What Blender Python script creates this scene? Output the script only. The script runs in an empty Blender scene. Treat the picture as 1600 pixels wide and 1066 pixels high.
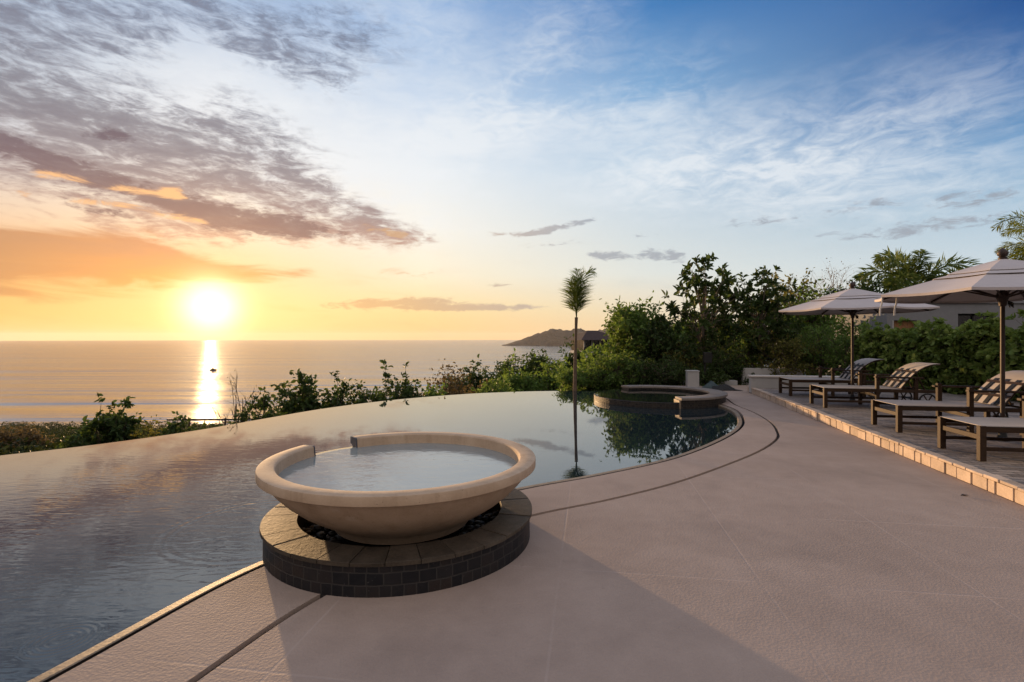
import bpy, bmesh, math, random
import numpy as np
from mathutils import Vector, Matrix
R = math.radians
PI = math.pi
SC = bpy.context.scene
COL = SC.collection
EYE, F, CX, HY = 1.55, 800.0, 800.0, 528.0      # eye height, focal length and horizon of the photograph (in its pixels)
SUN_AZ, SUN_EL = R(-30.5), R(3.3)
SUN_DIR = Vector((math.sin(SUN_AZ)*math.cos(SUN_EL), math.cos(SUN_AZ)*math.cos(SUN_EL), math.sin(SUN_EL)))

def gp(x, y, z=0.0):
    """a point of the photograph on the level z"""
    d = F*(EYE-z)/(y-HY)
    return ((x-CX)/F*d, d)
def lin(c):
    return tuple(((v/255)/12.92 if v/255 <= .04045 else ((v/255+.055)/1.055)**2.4) for v in c)

# ------------------------------------------------------------------ objects
def tag(o, label=None, cat=None, group=None, kind=None):
    if label: o['label'] = label
    if cat: o['category'] = cat
    if group: o['group'] = group
    if kind: o['kind'] = kind
    return o
def empty(name, loc=(0, 0, 0), rz=0.0):
    o = bpy.data.objects.new(name, None); COL.objects.link(o)
    o.location = loc; o.rotation_euler = (0, 0, rz); o.empty_display_size = .2
    return o
def link(name, me, mat, parent=None):
    o = bpy.data.objects.new(name, me); COL.objects.link(o)
    for m in (mat if isinstance(mat, (list, tuple)) else [mat]):
        me.materials.append(m)
    if parent: o.parent = parent
    return o
class MB:
    """collects shapes, links them as one mesh object"""
    def __init__(s): s.v = []; s.f = []; s.a = []; s.tone = 0.5
    def add(s, vs, fs, tone=None):
        n = len(s.v); s.v += [tuple(p) for p in vs]; s.f += [tuple(i+n for i in q) for q in fs]
        s.a += [s.tone if tone is None else tone]*len(vs)
    def box(s, lo, hi, M=None, tone=None):
        x0, y0, z0 = lo; x1, y1, z1 = hi
        vs = [(x0, y0, z0), (x1, y0, z0), (x1, y1, z0), (x0, y1, z0), (x0, y0, z1), (x1, y0, z1), (x1, y1, z1), (x0, y1, z1)]
        if M is not None: vs = [M @ Vector(p) for p in vs]
        s.add(vs, [(0, 3, 2, 1), (4, 5, 6, 7), (0, 1, 5, 4), (1, 2, 6, 5), (2, 3, 7, 6), (3, 0, 4, 7)], tone)
    def bar(s, a, b, w, h, up=(0, 0, 1), tone=None):
        a = Vector(a); b = Vector(b); d = (b-a).normalized(); up = Vector(up)
        if abs(d.dot(up)) > .98: up = Vector((1, 0, 0))
        r = d.cross(up).normalized(); u = r.cross(d)
        vs = [p + r*(sx*w/2) + u*(sz*h/2) for p in (a, b) for sx, sz in ((-1, -1), (1, -1), (1, 1), (-1, 1))]
        s.add(vs, [(0, 3, 2, 1), (4, 5, 6, 7), (0, 1, 5, 4), (1, 2, 6, 5), (2, 3, 7, 6), (3, 0, 4, 7)], tone)
    def tube(s, pts, rad, n=8, caps=True, tone=None):
        pts = [Vector(p) for p in pts]; k = len(pts)
        if not isinstance(rad, (list, tuple, np.ndarray)): rad = [rad]*k
        vs = []; ref = None
        for i, p in enumerate(pts):
            d = (pts[min(i+1, k-1)]-pts[max(i-1, 0)])
            d = d.normalized() if d.length > 1e-9 else Vector((0, 0, 1))
            if ref is None: ref = Vector((1, 0, 0)) if abs(d.x) < .9 else Vector((0, 1, 0))
            u = (ref - d*ref.dot(d)).normalized(); w = d.cross(u); ref = u
            for j in range(n):
                t = 2*PI*j/n
                vs.append(p + (u*math.cos(t)+w*math.sin(t))*rad[i])
        fs = [(i*n+j, i*n+(j+1) % n, (i+1)*n+(j+1) % n, (i+1)*n+j) for i in range(k-1) for j in range(n)]
        if caps: fs += [tuple(reversed(range(n))), tuple(range((k-1)*n, k*n))]
        s.add(vs, fs, tone)
    def lathe(s, prof, n=64, a0=0.0, a1=2*PI, closed=False, ends=False, c=(0, 0, 0), tone=None):
        """prof: (r, z) list; closed: the profile is a loop"""
        full = abs(a1-a0-2*PI) < 1e-6; k = len(prof); m = n if full else n+1
        vs = [(c[0]+r*math.cos(a0+(a1-a0)*i/n), c[1]+r*math.sin(a0+(a1-a0)*i/n), c[2]+z) for i in range(m) for r, z in prof]
        fs = []
        for i in range(n):
            i2 = (i+1) % m
            for j in range(k if closed else k-1):
                j2 = (j+1) % k
                fs.append((i*k+j, i2*k+j, i2*k+j2, i*k+j2))
        if ends and not full:
            fs += [tuple(range(k)), tuple(reversed(range(n*k, n*k+k)))]
        s.add(vs, fs, tone)
    def prism(s, poly, z0, z1, tone=None):
        n = len(poly)
        area = sum(poly[i][0]*poly[(i+1) % n][1]-poly[(i+1) % n][0]*poly[i][1] for i in range(n))
        if area < 0: poly = poly[::-1]
        vs = [(p[0], p[1], z0) for p in poly]+[(p[0], p[1], z1) for p in poly]
        s.add(vs, [tuple(reversed(range(n))), tuple(range(n, 2*n))]+[(i, (i+1) % n, n+(i+1) % n, n+i) for i in range(n)], tone)
    def mesh(s, name, smooth=None, bevel=0.0, seg=2, merge=False):
        me = bpy.data.meshes.new(name)
        me.from_pydata(s.v, [], s.f); me.update()
        at = me.attributes.new('tone', 'FLOAT', 'POINT'); at.data.foreach_set('value', np.array(s.a, dtype=np.float32))
        if merge or bevel > 0:
            bm = bmesh.new(); bm.from_mesh(me)
            if merge: bmesh.ops.remove_doubles(bm, verts=bm.verts, dist=1e-5)
            if bevel > 0:
                es = [e for e in bm.edges if len(e.link_faces) == 2 and e.calc_face_angle(0) > R(35)]
                bmesh.ops.bevel(bm, geom=es, offset=bevel, segments=seg, profile=.6, affect='EDGES', clamp_overlap=True)
            bm.to_mesh(me); bm.free()
        if smooth is not None:
            me.polygons.foreach_set('use_smooth', [True]*len(me.polygons))
            me.set_sharp_from_angle(angle=R(smooth))
        return me
    def build(s, name, mat, parent=None, smooth=None, bevel=0.0, seg=2, merge=False):
        return link(name, s.mesh(name, smooth, bevel, seg, merge), mat, parent)

def copy_tree(o, parent=None):
    c = o.copy(); COL.objects.link(c); c.parent = parent
    for ch in list(o.children): copy_tree(ch, c)
    return c

# ------------------------------------------------------------------ node helpers
class NT:
    def __init__(s, nt): s.nt = nt; s.n = nt.nodes; s.l = nt.links
    def new(s, t, **kw):
        nd = s.n.new(t)
        for k, v in kw.items(): setattr(nd, k, v)
        return nd
    def put(s, sock, v):
        if v is None: return
        if isinstance(v, bpy.types.NodeSocket): s.l.new(v, sock)
        else:
            try: sock.default_value = v
            except Exception: sock.default_value = (*v, 1.0)
    def m(s, op, a, b=None, c=None, clamp=False):
        nd = s.new('ShaderNodeMath', operation=op, use_clamp=clamp)
        s.put(nd.inputs[0], a); s.put(nd.inputs[1], b); s.put(nd.inputs[2], c)
        return nd.outputs[0]
    def vm(s, op, a, b=None, out=0, scale=None):
        nd = s.new('ShaderNodeVectorMath', operation=op)
        s.put(nd.inputs[0], a); s.put(nd.inputs[1], b)
        if scale is not None: s.put(nd.inputs['Scale'], scale)
        return nd.outputs[out]
    def mix(s, f, a, b, blend='MIX'):
        nd = s.new('ShaderNodeMix', data_type='RGBA', blend_type=blend)
        s.put(nd.inputs[0], f); s.put(nd.inputs[6], (*a, 1) if isinstance(a, tuple) and len(a) == 3 else a)
        s.put(nd.inputs[7], (*b, 1) if isinstance(b, tuple) and len(b) == 3 else b)
        return nd.outputs[2]
    def rng(s, v, a, b, c=0.0, d=1.0, smooth=False):
        nd = s.new('ShaderNodeMapRange'); nd.interpolation_type = 'SMOOTHSTEP' if smooth else 'LINEAR'
        s.put(nd.inputs[0], v)
        for i, q in enumerate((a, b, c, d)): s.put(nd.inputs[i+1], q)
        return nd.outputs[0]
    def noise(s, vec, scale, detail=4, rough=.5, dist=0.0, out=0):
        nd = s.new('ShaderNodeTexNoise'); s.put(nd.inputs['Vector'], vec)
        nd.inputs['Scale'].default_value = scale; nd.inputs['Detail'].default_value = detail
        nd.inputs['Roughness'].default_value = rough; nd.inputs['Distortion'].default_value = dist
        return nd.outputs[out]
    def mapping(s, vec, scale=(1, 1, 1), rot=(0, 0, 0), loc=(0, 0, 0)):
        nd = s.new('ShaderNodeMapping'); s.put(nd.inputs[0], vec)
        nd.inputs['Location'].default_value = loc; nd.inputs['Rotation'].default_value = rot; nd.inputs['Scale'].default_value = scale
        return nd.outputs[0]
    def ramp(s, f, stops, interp='LINEAR'):
        nd = s.new('ShaderNodeValToRGB'); s.put(nd.inputs[0], f); cr = nd.color_ramp; cr.interpolation = interp
        while len(cr.elements) < len(stops): cr.elements.new(.5)
        for e, (p, c) in zip(cr.elements, stops): e.position = p; e.color = (*c, 1)
        return nd.outputs[0]
    def bump(s, h, strength=.3, dist=.01, normal=None):
        nd = s.new('ShaderNodeBump'); s.put(nd.inputs['Height'], h)
        nd.inputs['Strength'].default_value = strength; nd.inputs['Distance'].default_value = dist
        if normal is not None: s.put(nd.inputs['Normal'], normal)
        return nd.outputs[0]
def new_mat(name):
    m = bpy.data.materials.new(name); m.use_nodes = True
    t = NT(m.node_tree); b = t.n['Principled BSDF']
    tc = t.new('ShaderNodeTexCoord')
    return m, t, b, tc.outputs['Object']
def simple(name, col, rough=.7, var=.15, scale=6.0, bump=.2, bscale=60.0, bdist=.004, spec=.3, metal=0.0, toned=0.0, stretch=None):
    """a surface with two scales of colour variation and a fine grain"""
    m, t, b, co = new_mat(name)
    if stretch: co = t.mapping(co, scale=stretch)
    n1 = t.noise(co, scale, 5, .6); n2 = t.noise(co, scale*9, 3, .6)
    f = t.m('ADD', t.m('MULTIPLY', n1, .65), t.m('MULTIPLY', n2, .35))
    lo = tuple(c*(1-var*1.6) for c in col); hi = tuple(min(1, c*(1+var*1.6)) for c in col)
    c = t.ramp(f, [(.3, lo), (.7, hi)])
    if toned:
        at = t.new('ShaderNodeAttribute', attribute_name='tone')
        k = t.m('ADD', 1-toned, t.m('MULTIPLY', at.outputs['Fac'], 2*toned))
        c = t.vm('SCALE', c, scale=k)
    t.put(b.inputs['Base Color'], c)
    b.inputs['Roughness'].default_value = rough; b.inputs['Specular IOR Level'].default_value = spec; b.inputs['Metallic'].default_value = metal
    if bump: t.put(b.inputs['Normal'], t.bump(t.noise(co, bscale, 4, .65), bump, bdist))
    return m
def leaf_mat(name, dark, mid, light, trans=.35, rough=.62):
    m, t, b, co = new_mat(name)
    at = t.new('ShaderNodeAttribute', attribute_name='tone')
    c = t.ramp(at.outputs['Fac'], [(0, dark), (.55, mid), (1, light)])
    t.put(b.inputs['Base Color'], c); b.inputs['Roughness'].default_value = rough; b.inputs['Specular IOR Level'].default_value = .18
    tr = t.new('ShaderNodeBsdfTranslucent'); t.put(tr.inputs[0], t.mix(.5, c, (light[0]*1.3, light[1]*1.3, light[2]*.6)))
    ms = t.new('ShaderNodeMixShader'); ms.inputs[0].default_value = trans
    t.l.new(b.outputs[0], ms.inputs[1]); t.l.new(tr.outputs[0], ms.inputs[2])
    t.l.new(ms.outputs[0], t.n['Material Output'].inputs[0])
    return m

# ------------------------------------------------------------------ camera, sun, sky
cam = bpy.data.objects.new('camera', bpy.data.cameras.new('camera')); COL.objects.link(cam)
cam.location = (0, 0, EYE); cam.rotation_euler = (R(90), 0, 0)
cam.data.lens = 18; cam.data.sensor_width = 36; cam.data.shift_y = -5/1600
cam.data.clip_start = .05; cam.data.clip_end = 60000
SC.camera = cam
sun = bpy.data.objects.new('sun', bpy.data.lights.new('sun', 'SUN')); COL.objects.link(sun)
sun.data.energy = 3.6; sun.data.angle = R(.9); sun.data.color = (1.0, .62, .30)
sun.rotation_euler = (-SUN_DIR).to_track_quat('-Z', 'Y').to_euler()
sun.location = (-30, 50, 8)

EXPO = 1.0
def build_world():
    w = bpy.data.worlds.new('World'); SC.world = w; w.use_nodes = True
    t = NT(w.node_tree); bg = t.n['Background']
    g = t.new('ShaderNodeTexCoord').outputs['Generated']
    d = t.vm('NORMALIZE', g)
    sx = t.new('ShaderNodeSeparateXYZ'); t.put(sx.inputs[0], d); x, y, z = sx.outputs
    az = t.m('MULTIPLY', t.m('ARCTAN2', x, y), 180/PI)
    el = t.m('MULTIPLY', t.m('ARCSINE', z), 180/PI)
    ela = t.m('ABSOLUTE', el)
    cb = t.new('ShaderNodeCombineXYZ'); t.put(cb.inputs[0], az); t.put(cb.inputs[1], el); P = cb.outputs[0]
    def col(stops):
        return t.ramp(t.m('DIVIDE', ela, 60.0, clamp=True), [(e/60, lin(c)) for e, c in stops])
    back = [(0, (128, 118, 116)), (8, (150, 140, 138)), (20, (225, 208, 200)), (35, (252, 238, 228)), (50, (240, 232, 230)), (60, (228, 224, 230))]
    cols = [(-130, back),
            (-70, [(0, (240, 190, 120)), (6, (232, 175, 125)), (12, (200, 190, 190)), (25, (165, 180, 205)), (45, (150, 165, 195)), (60, (190, 198, 218))]),
            (-45, [(0, (252, 206, 126)), (2, (252, 198, 118)), (6, (246, 184, 120)), (10, (238, 208, 178)), (15, (214, 212, 214)), (20, (205, 212, 222)), (26, (176, 192, 214)), (40, (130, 155, 195)), (60, (190, 198, 218))]),
            (-30, [(0, (255, 214, 140)), (3, (254, 216, 152)), (7, (251, 206, 154)), (12, (250, 230, 204)), (18, (244, 243, 242)), (24, (224, 230, 238)), (30, (172, 192, 220)), (45, (112, 148, 196)), (60, (190, 198, 218))]),
            (-10, [(0, (252, 202, 132)), (3, (253, 220, 158)), (7, (252, 238, 208)), (12, (248, 244, 234)), (18, (234, 239, 243)), (25, (200, 216, 236)), (33, (144, 178, 220)), (45, (96, 138, 194)), (60, (176, 190, 216))]),
            (15, [(0, (238, 206, 160)), (3, (234, 219, 190)), (7, (222, 226, 222)), (12, (206, 217, 224)), (18, (184, 206, 226)), (25, (130, 172, 212)), (32, (68, 126, 186)), (45, (60, 108, 172)), (60, (160, 178, 210))]),
            (45, [(0, (214, 220, 224)), (3, (208, 220, 225)), (7, (194, 211, 222)), (11, (164, 192, 214)), (15, (112, 158, 200)), (20, (56, 112, 172)), (25, (26, 82, 148)), (40, (44, 86, 158)), (60, (160, 178, 210))]),
            (120, back)]
    c = col(cols[0][1])
    for (a0, _), (a1, st) in zip(cols[:-1], cols[1:]):
        c = t.mix(t.rng(az, a0, a1), c, col(st))
    # the Nishita sky carries a little of the air's own light
    nis = t.new('ShaderNodeTexSky', sky_type='NISHITA'); nis.sun_disc = False
    nis.sun_elevation = SUN_EL; nis.sun_rotation = SUN_AZ; nis.air_density = 1.0; nis.dust_density = 2.0; nis.altitude = 60
    t.put(nis.inputs[0], d) if len(nis.inputs) else None
    # clouds: a flat layer seen in perspective
    zz = t.m('ADD', t.m('MAXIMUM', z, 0.0), .07)
    pc = t.new('ShaderNodeCombineXYZ'); t.put(pc.inputs[0], t.m('DIVIDE', x, zz)); t.put(pc.inputs[1], t.m('DIVIDE', y, zz))
    pl = pc.outputs[0]
    def azel(px, py):
        a = math.atan((px-CX)/F); return math.degrees(a), math.degrees(math.atan((HY-py)*math.cos(a)/F))
    def blob(x0, y0, x1, y1, half, soft=1.0):
        """a soft bar from one point of the sky to another, 'half' photo pixels wide each side"""
        a, b = Vector(azel(x0, y0)), Vector(azel(x1, y1)); c_ = (a+b)/2; dv = b-a; L = max(dv.length/2, .01); e1 = dv.normalized(); e2 = Vector((-e1.y, e1.x))
        k = half*math.degrees(1/F)*.8
        q = t.vm('SUBTRACT', P, (c_.x, c_.y, 0))
        u = t.vm('DOT_PRODUCT', q, (e1.x/L, e1.y/L, 0), out=1); v = t.vm('DOT_PRODUCT', q, (e2.x/k, e2.y/k, 0), out=1)
        u2 = t.m('MULTIPLY', u, u); u4 = t.m('MULTIPLY', u2, u2)
        r2 = t.m('MULTIPLY_ADD', v, v, u4)
        return t.m('EXPONENT', t.m('MULTIPLY', r2, -soft))
    def total(bl):
        s = None
        for b, wgt in bl:
            q = t.m('MULTIPLY', b, wgt); s = q if s is None else t.m('ADD', s, q)
        return s
    plr = t.mapping(pl, rot=(0, 0, R(28)), scale=(1.0, .55, 1))
    cells = t.noise(plr, 5.5, 8, .68, .45); grain = t.noise(t.mapping(P, rot=(0, 0, R(-12)), scale=(.26, .95, 1)), 1.0, 9, .68, .7); fleck = t.noise(t.mapping(P, rot=(0, 0, R(-8)), scale=(.70, 2.1, 1)), 1.0, 6, .62, .6)
    broad = t.noise(t.mapping(pl, rot=(0, 0, R(28)), scale=(1, .45, 1)), 1.3, 5, .55, .2)
    cirr = t.noise(t.mapping(P, rot=(0, 0, R(-24)), scale=(.035, .16, 1)), 1.0, 7, .62, .9)
    streak = t.noise(t.mapping(P, scale=(.10, .55, 1)), 1.0, 6, .6, .5)
    puff = t.noise(t.mapping(P, scale=(.55, 1.6, 1)), 1.0, 7, .66, .5)
    bankn = t.noise(t.mapping(P, rot=(0, 0, R(-6)), scale=(.10, .55, 1)), 1.0, 8, .62, .7)
    # high thin white on the right and the top
    cm = total([(blob(740, 215, 1120, 120, 62), .75), (blob(960, 260, 1640, 170, 80), .95), (blob(500, 60, 760, 20, 90), .5), (blob(1150, 330, 1640, 290, 45), .6), (blob(200, 130, 760, 300, 110), 1.2), (blob(640, 260, 900, 60, 70), .7), (blob(860, 300, 1300, 250, 50), .7), (blob(800, 60, 1000, 20, 60), .3)])
    ripple = t.noise(t.mapping(P, rot=(0, 0, R(-8)), scale=(.30, .75, 1)), 1.0, 7, .66, .6)
    wn = t.m('ADD', t.m('MULTIPLY', cirr, .55), t.m('MULTIPLY', ripple, .45))
    a = t.m('MULTIPLY', t.rng(wn, .36, .66, 0, 1, True), cm, clamp=True)
    c = t.mix(t.m('MULTIPLY', a, .74), c, lin((236, 240, 244)))
    # mottled grey layer, upper left
    mk = total([(blob(-60, 190, 330, 320, 85), .95), (blob(-80, 15, 260, 40, 40), 1.3), (blob(420, 300, 600, 340, 26), .6), (blob(330, 150, 470, 250, 40), .45), (blob(420, 20, 640, 60, 40), .5), (blob(150, 190, 520, 310, 66), .95), (blob(230, -40, 540, 125, 36), 1.0), (blob(-60, 110, 200, 190, 40), .5),
                (blob(-100, 120, 120, 185, 45), .8), (blob(280, 345, 640, 366, 26), 1.0), (blob(540, 350, 680, 376, 14), .6)])
    mk = t.m('MULTIPLY', t.m('TANH', mk), .98)
    dens = t.m('ADD', t.m('ADD', t.m('MULTIPLY', t.m('ADD', t.m('MULTIPLY', cells, .28), t.m('MULTIPLY_ADD', grain, .52, t.m('MULTIPLY', fleck, .20))), 3.6), t.m('MULTIPLY', broad, .70)), t.m('MULTIPLY', mk, .78))
    a = t.m('MULTIPLY', t.rng(dens, 2.26, 2.92, 0, 1, True), t.m('MULTIPLY', mk, 2.6, clamp=True))
    ccol = t.ramp(t.m('DIVIDE', ela, 30.0, clamp=True), [(.05, lin((232, 152, 96))), (.27, lin((205, 150, 124))), (.42, lin((158, 140, 140))), (.62, lin((136, 136, 146))), (1, lin((126, 142, 168)))])
    thick = t.rng(dens, 2.60, 3.3, 0, 1, True)
    ccol = t.mix(t.m('MULTIPLY', thick, .70), ccol, t.mix(t.rng(ela, 9, 16), lin((176, 122, 104)), lin((106, 100, 116))))
    c = t.mix(t.m('MULTIPLY', a, .90), c, ccol)
    # mauve streaks
    mk = total([(blob(-60, 195, 150, 285, 20), 1.15), (blob(120, 265, 330, 335, 17), 1.15), (blob(60, 300, 230, 345, 16), .6), (blob(270, 318, 500, 354, 26), .85), (blob(300, 345, 560, 368, 14), .7), (blob(90, 205, 240, 220, 9), .5), (blob(150, 205, 200, 215, 10), .6)])
    a = t.m('MULTIPLY', t.rng(t.m('ADD', mk, t.m('MULTIPLY', t.m('SUBTRACT', puff, .5), 2.6)), .40, 1.0, 0, 1, True), t.m('MULTIPLY', mk, 4.0, clamp=True))
    scol = t.ramp(t.m('DIVIDE', ela, 20.0, clamp=True), [(.3, lin((200, 134, 104))), (.5, lin((134, 106, 108))), (.85, lin((100, 88, 104)))])
    c = t.mix(t.m('MULTIPLY', a, .90), c, scol)
    # edges lit from below
    mk = total([(blob(40, 268, 150, 282, 9), .8), (blob(160, 292, 310, 312, 9), .9), (blob(60, 310, 240, 322, 8), .7), (blob(230, 334, 340, 350, 9), .8), (blob(-40, 300, 60, 306, 10), .6), (blob(250, 300, 290, 296, 8), .6)])
    a = t.rng(t.m('ADD', mk, t.m('MULTIPLY', t.m('SUBTRACT', grain, .5), 2.4)), .45, 1.0, 0, 1, True)
    c = t.mix(t.m('MULTIPLY', a, t.m('MULTIPLY', mk, 1.6, clamp=True)), c, lin((250, 192, 136)))
    # glowing bank over the sun
    mk = total([(blob(-150, 400, 320, 412, 40), 1.1), (blob(-100, 372, 220, 382, 24), .9), (blob(180, 412, 450, 434, 20), .95), (blob(430, 425, 640, 420, 10), .35), (blob(-100, 450, 240, 452, 16), .4)])
    a = t.m('MULTIPLY', t.rng(t.m('ADD', mk, t.m('MULTIPLY', t.m('SUBTRACT', bankn, .5), 2.7)), .24, 1.0, 0, 1, True), t.m('MULTIPLY', mk, 3.0, clamp=True))
    bcol = t.ramp(t.m('ADD', t.m('DIVIDE', ela, 12.0, clamp=True), t.m('MULTIPLY', t.m('SUBTRACT', bankn, .5), .5)), [(.25, lin((250, 180, 92))), (.45, lin((238, 154, 84))), (.72, lin((204, 138, 100)))])
    bcol = t.mix(t.rng(az, -34, -46, 0, .75), bcol, lin((184, 136, 98)))
    c = t.mix(t.m('MULTIPLY', a, .90), c, bcol)
    # small low clouds
    mk = total([(blob(500, 478, 720, 468, 11), 1.0), (blob(630, 481, 850, 480, 7), 1.25), (blob(560, 425, 720, 430, 12), .35), (blob(815, 368, 935, 342, 7), 1.0), (blob(745, 368, 860, 364, 6), .55), (blob(800, 385, 920, 378, 6), .5), (blob(600, 362, 640, 366, 6), .8), (blob(545, 350, 640, 372, 10), .5),
                (blob(920, 399, 990, 400, 9), 1.0), (blob(995, 398, 1045, 397, 12), 1.0), (blob(1042, 400, 1078, 402, 11), .9), (blob(1270, 374, 1580, 340, 12), .75), (blob(1110, 354, 1280, 336, 8), .6), (blob(1450, 316, 1590, 308, 14), .75), (blob(1290, 334, 1420, 308, 12), .6), (blob(760, 448, 800, 444, 5), .6), (blob(930, 372, 1040, 366, 5), .4)])
    a = t.m('MULTIPLY', t.rng(t.m('ADD', mk, t.m('MULTIPLY', t.m('SUBTRACT', puff, .5), 2.6)), .36, .95, 0, 1, True), t.m('MULTIPLY', mk, 4.0, clamp=True))
    kcol = t.mix(t.rng(az, -14, 8), lin((212, 168, 124)), lin((150, 155, 166)))
    c = t.mix(t.m('MULTIPLY', a, .74), c, kcol)
    # faint streaks everywhere low
    a = t.m('MULTIPLY', t.rng(streak, .52, .72, 0, 1, True), t.rng(ela, 14, 2, 0, .22))
    c = t.mix(a, c, t.mix(t.rng(az, -20, 10), lin((236, 176, 112)), lin((186, 192, 196))))
    # glow of the sun
    gd = Vector((math.sin(SUN_AZ)*math.cos(R(2.9)), math.cos(SUN_AZ)*math.cos(R(2.9)), math.sin(R(2.9))))
    ds = t.vm('DISTANCE', d, tuple(gd), out=1)
    g1 = t.m('EXPONENT', t.m('MULTIPLY', t.m('MULTIPLY', ds, ds), -1/(.040**2)))
    g2 = t.m('EXPONENT', t.m('MULTIPLY', ds, -1/.085))
    c = t.vm('ADD', c, t.vm('SCALE', (1.9, 1.5, .95), scale=g1))
    c = t.vm('ADD', c, t.vm('SCALE', (.36, .17, .07), scale=g2))
    c = t.vm('SCALE', c, scale=2.0**-EXPO)
    c = t.vm('ADD', c, t.vm('SCALE', nis.outputs[0], scale=.004))
    t.put(bg.inputs[0], c); bg.inputs[1].default_value = 1.0
    w.cycles.sampling_method = 'MANUAL'; w.cycles.sample_map_resolution = 1024
build_world()
SC.view_settings.view_transform = 'Standard'; SC.view_settings.look = 'None'
SC.view_settings.exposure = EXPO; SC.view_settings.gamma = 1.0; SC.view_settings.use_curve_mapping = False
SC.cycles.use_denoising = True
SC.cycles.max_bounces = 6; SC.cycles.diffuse_bounces = 3; SC.cycles.glossy_bounces = 3; SC.cycles.transmission_bounces = 3; SC.cycles.transparent_max_bounces = 8
SC.cycles.volume_bounces = 0; SC.cycles.sample_clamp_indirect = 4.0; SC.cycles.sample_clamp_direct = 6.0; SC.cycles.caustics_reflective = False; SC.cycles.caustics_refractive = False

# ------------------------------------------------------------------ materials
def mat_terrace():
    m, t, b, co = new_mat('terrace_stucco')
    big = t.noise(co, .9, 5, .6); mid = t.noise(co, 5.0, 5, .6); fine = t.noise(co, 75, 4, .7); vor = t.new('ShaderNodeTexVoronoi'); t.put(vor.inputs['Vector'], co); vor.inputs['Scale'].default_value = 62
    f = t.m('ADD', t.m('MULTIPLY', big, .5), t.m('ADD', t.m('MULTIPLY', mid, .3), t.m('MULTIPLY', fine, .2)))
    c = t.ramp(f, [(.30, (.268, .204, .168)), (.5, (.328, .252, .208)), (.70, (.388, .302, .252))])
    # tooled joints, a grid laid a little askew
    mp = t.mapping(co, rot=(0, 0, R(8.5))); sp = t.new('ShaderNodeSeparateXYZ'); t.put(sp.inputs[0], mp)
    def joint(v, off):
        q = t.m('PINGPONG', t.m('ADD', v, off), .635)
        return t.rng(q, .0035, .011, 1, 0, True)
    j = t.m('MAXIMUM', joint(sp.outputs[0], .19), joint(sp.outputs[1], .36))
    j = t.m('MULTIPLY', j, t.rng(t.noise(co, 1.3, 3, .5), .40, .62))
    c = t.mix(t.m('MULTIPLY', j, .34), c, (.44, .36, .32))
    spots = t.rng(t.noise(co, .8, 6, .62, .5), .52, .70)
    c = t.mix(t.m('MULTIPLY', spots, .40), c, (.19, .15, .13))
    drips = t.rng(t.noise(co, 4.5, 5, .6, .8), .66, .72)
    c = t.mix(t.m('MULTIPLY', drips, .22), c, (.16, .125, .11))
    t.put(b.inputs['Base Color'], c); b.inputs['Roughness'].default_value = .82; b.inputs['Specular IOR Level'].default_value = .25
    h = t.m('ADD', t.m('MULTIPLY', fine, .6), t.m('SUBTRACT', t.m('MULTIPLY', vor.outputs[0], .55), t.m('MULTIPLY', j, .5)))
    t.put(b.inputs['Normal'], t.bump(h, .38, .006))
    return m
def mat_pavers():
    m, t, b, co = new_mat('deck_pavers')
    mp = t.mapping(co, rot=(0, 0, R(11)), scale=(1, 1, 1))
    br = t.new('ShaderNodeTexBrick'); t.put(br.inputs['Vector'], mp); br.offset = .5
    for k, v in (('Scale', 1.0), ('Mortar Size', .008), ('Mortar Smooth', .3), ('Brick Width', .24), ('Row Height', .10), ('Bias', 0.0)): br.inputs[k].default_value = v
    br.inputs['Color1'].default_value = (.12, .097, .083, 1); br.inputs['Color2'].default_value = (.29, .24, .205, 1); br.inputs['Mortar'].default_value = (.06, .05, .045, 1)
    n = t.noise(co, 3.0, 6, .6); n2 = t.noise(co, 40, 4, .6)
    c = t.mix(t.rng(n, .3, .7), t.mix(.35, br.outputs[0], (.22, .19, .18)), br.outputs[0])
    t.put(b.inputs['Base Color'], c); b.inputs['Roughness'].default_value = .75
    h = t.m('ADD', t.m('MULTIPLY', br.outputs['Fac'], -1.0), t.m('ADD', t.m('MULTIPLY', n2, .35), t.m('MULTIPLY', n, .9)))
    t.put(b.inputs['Normal'], t.bump(h, .9, .02))
    return m
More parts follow.
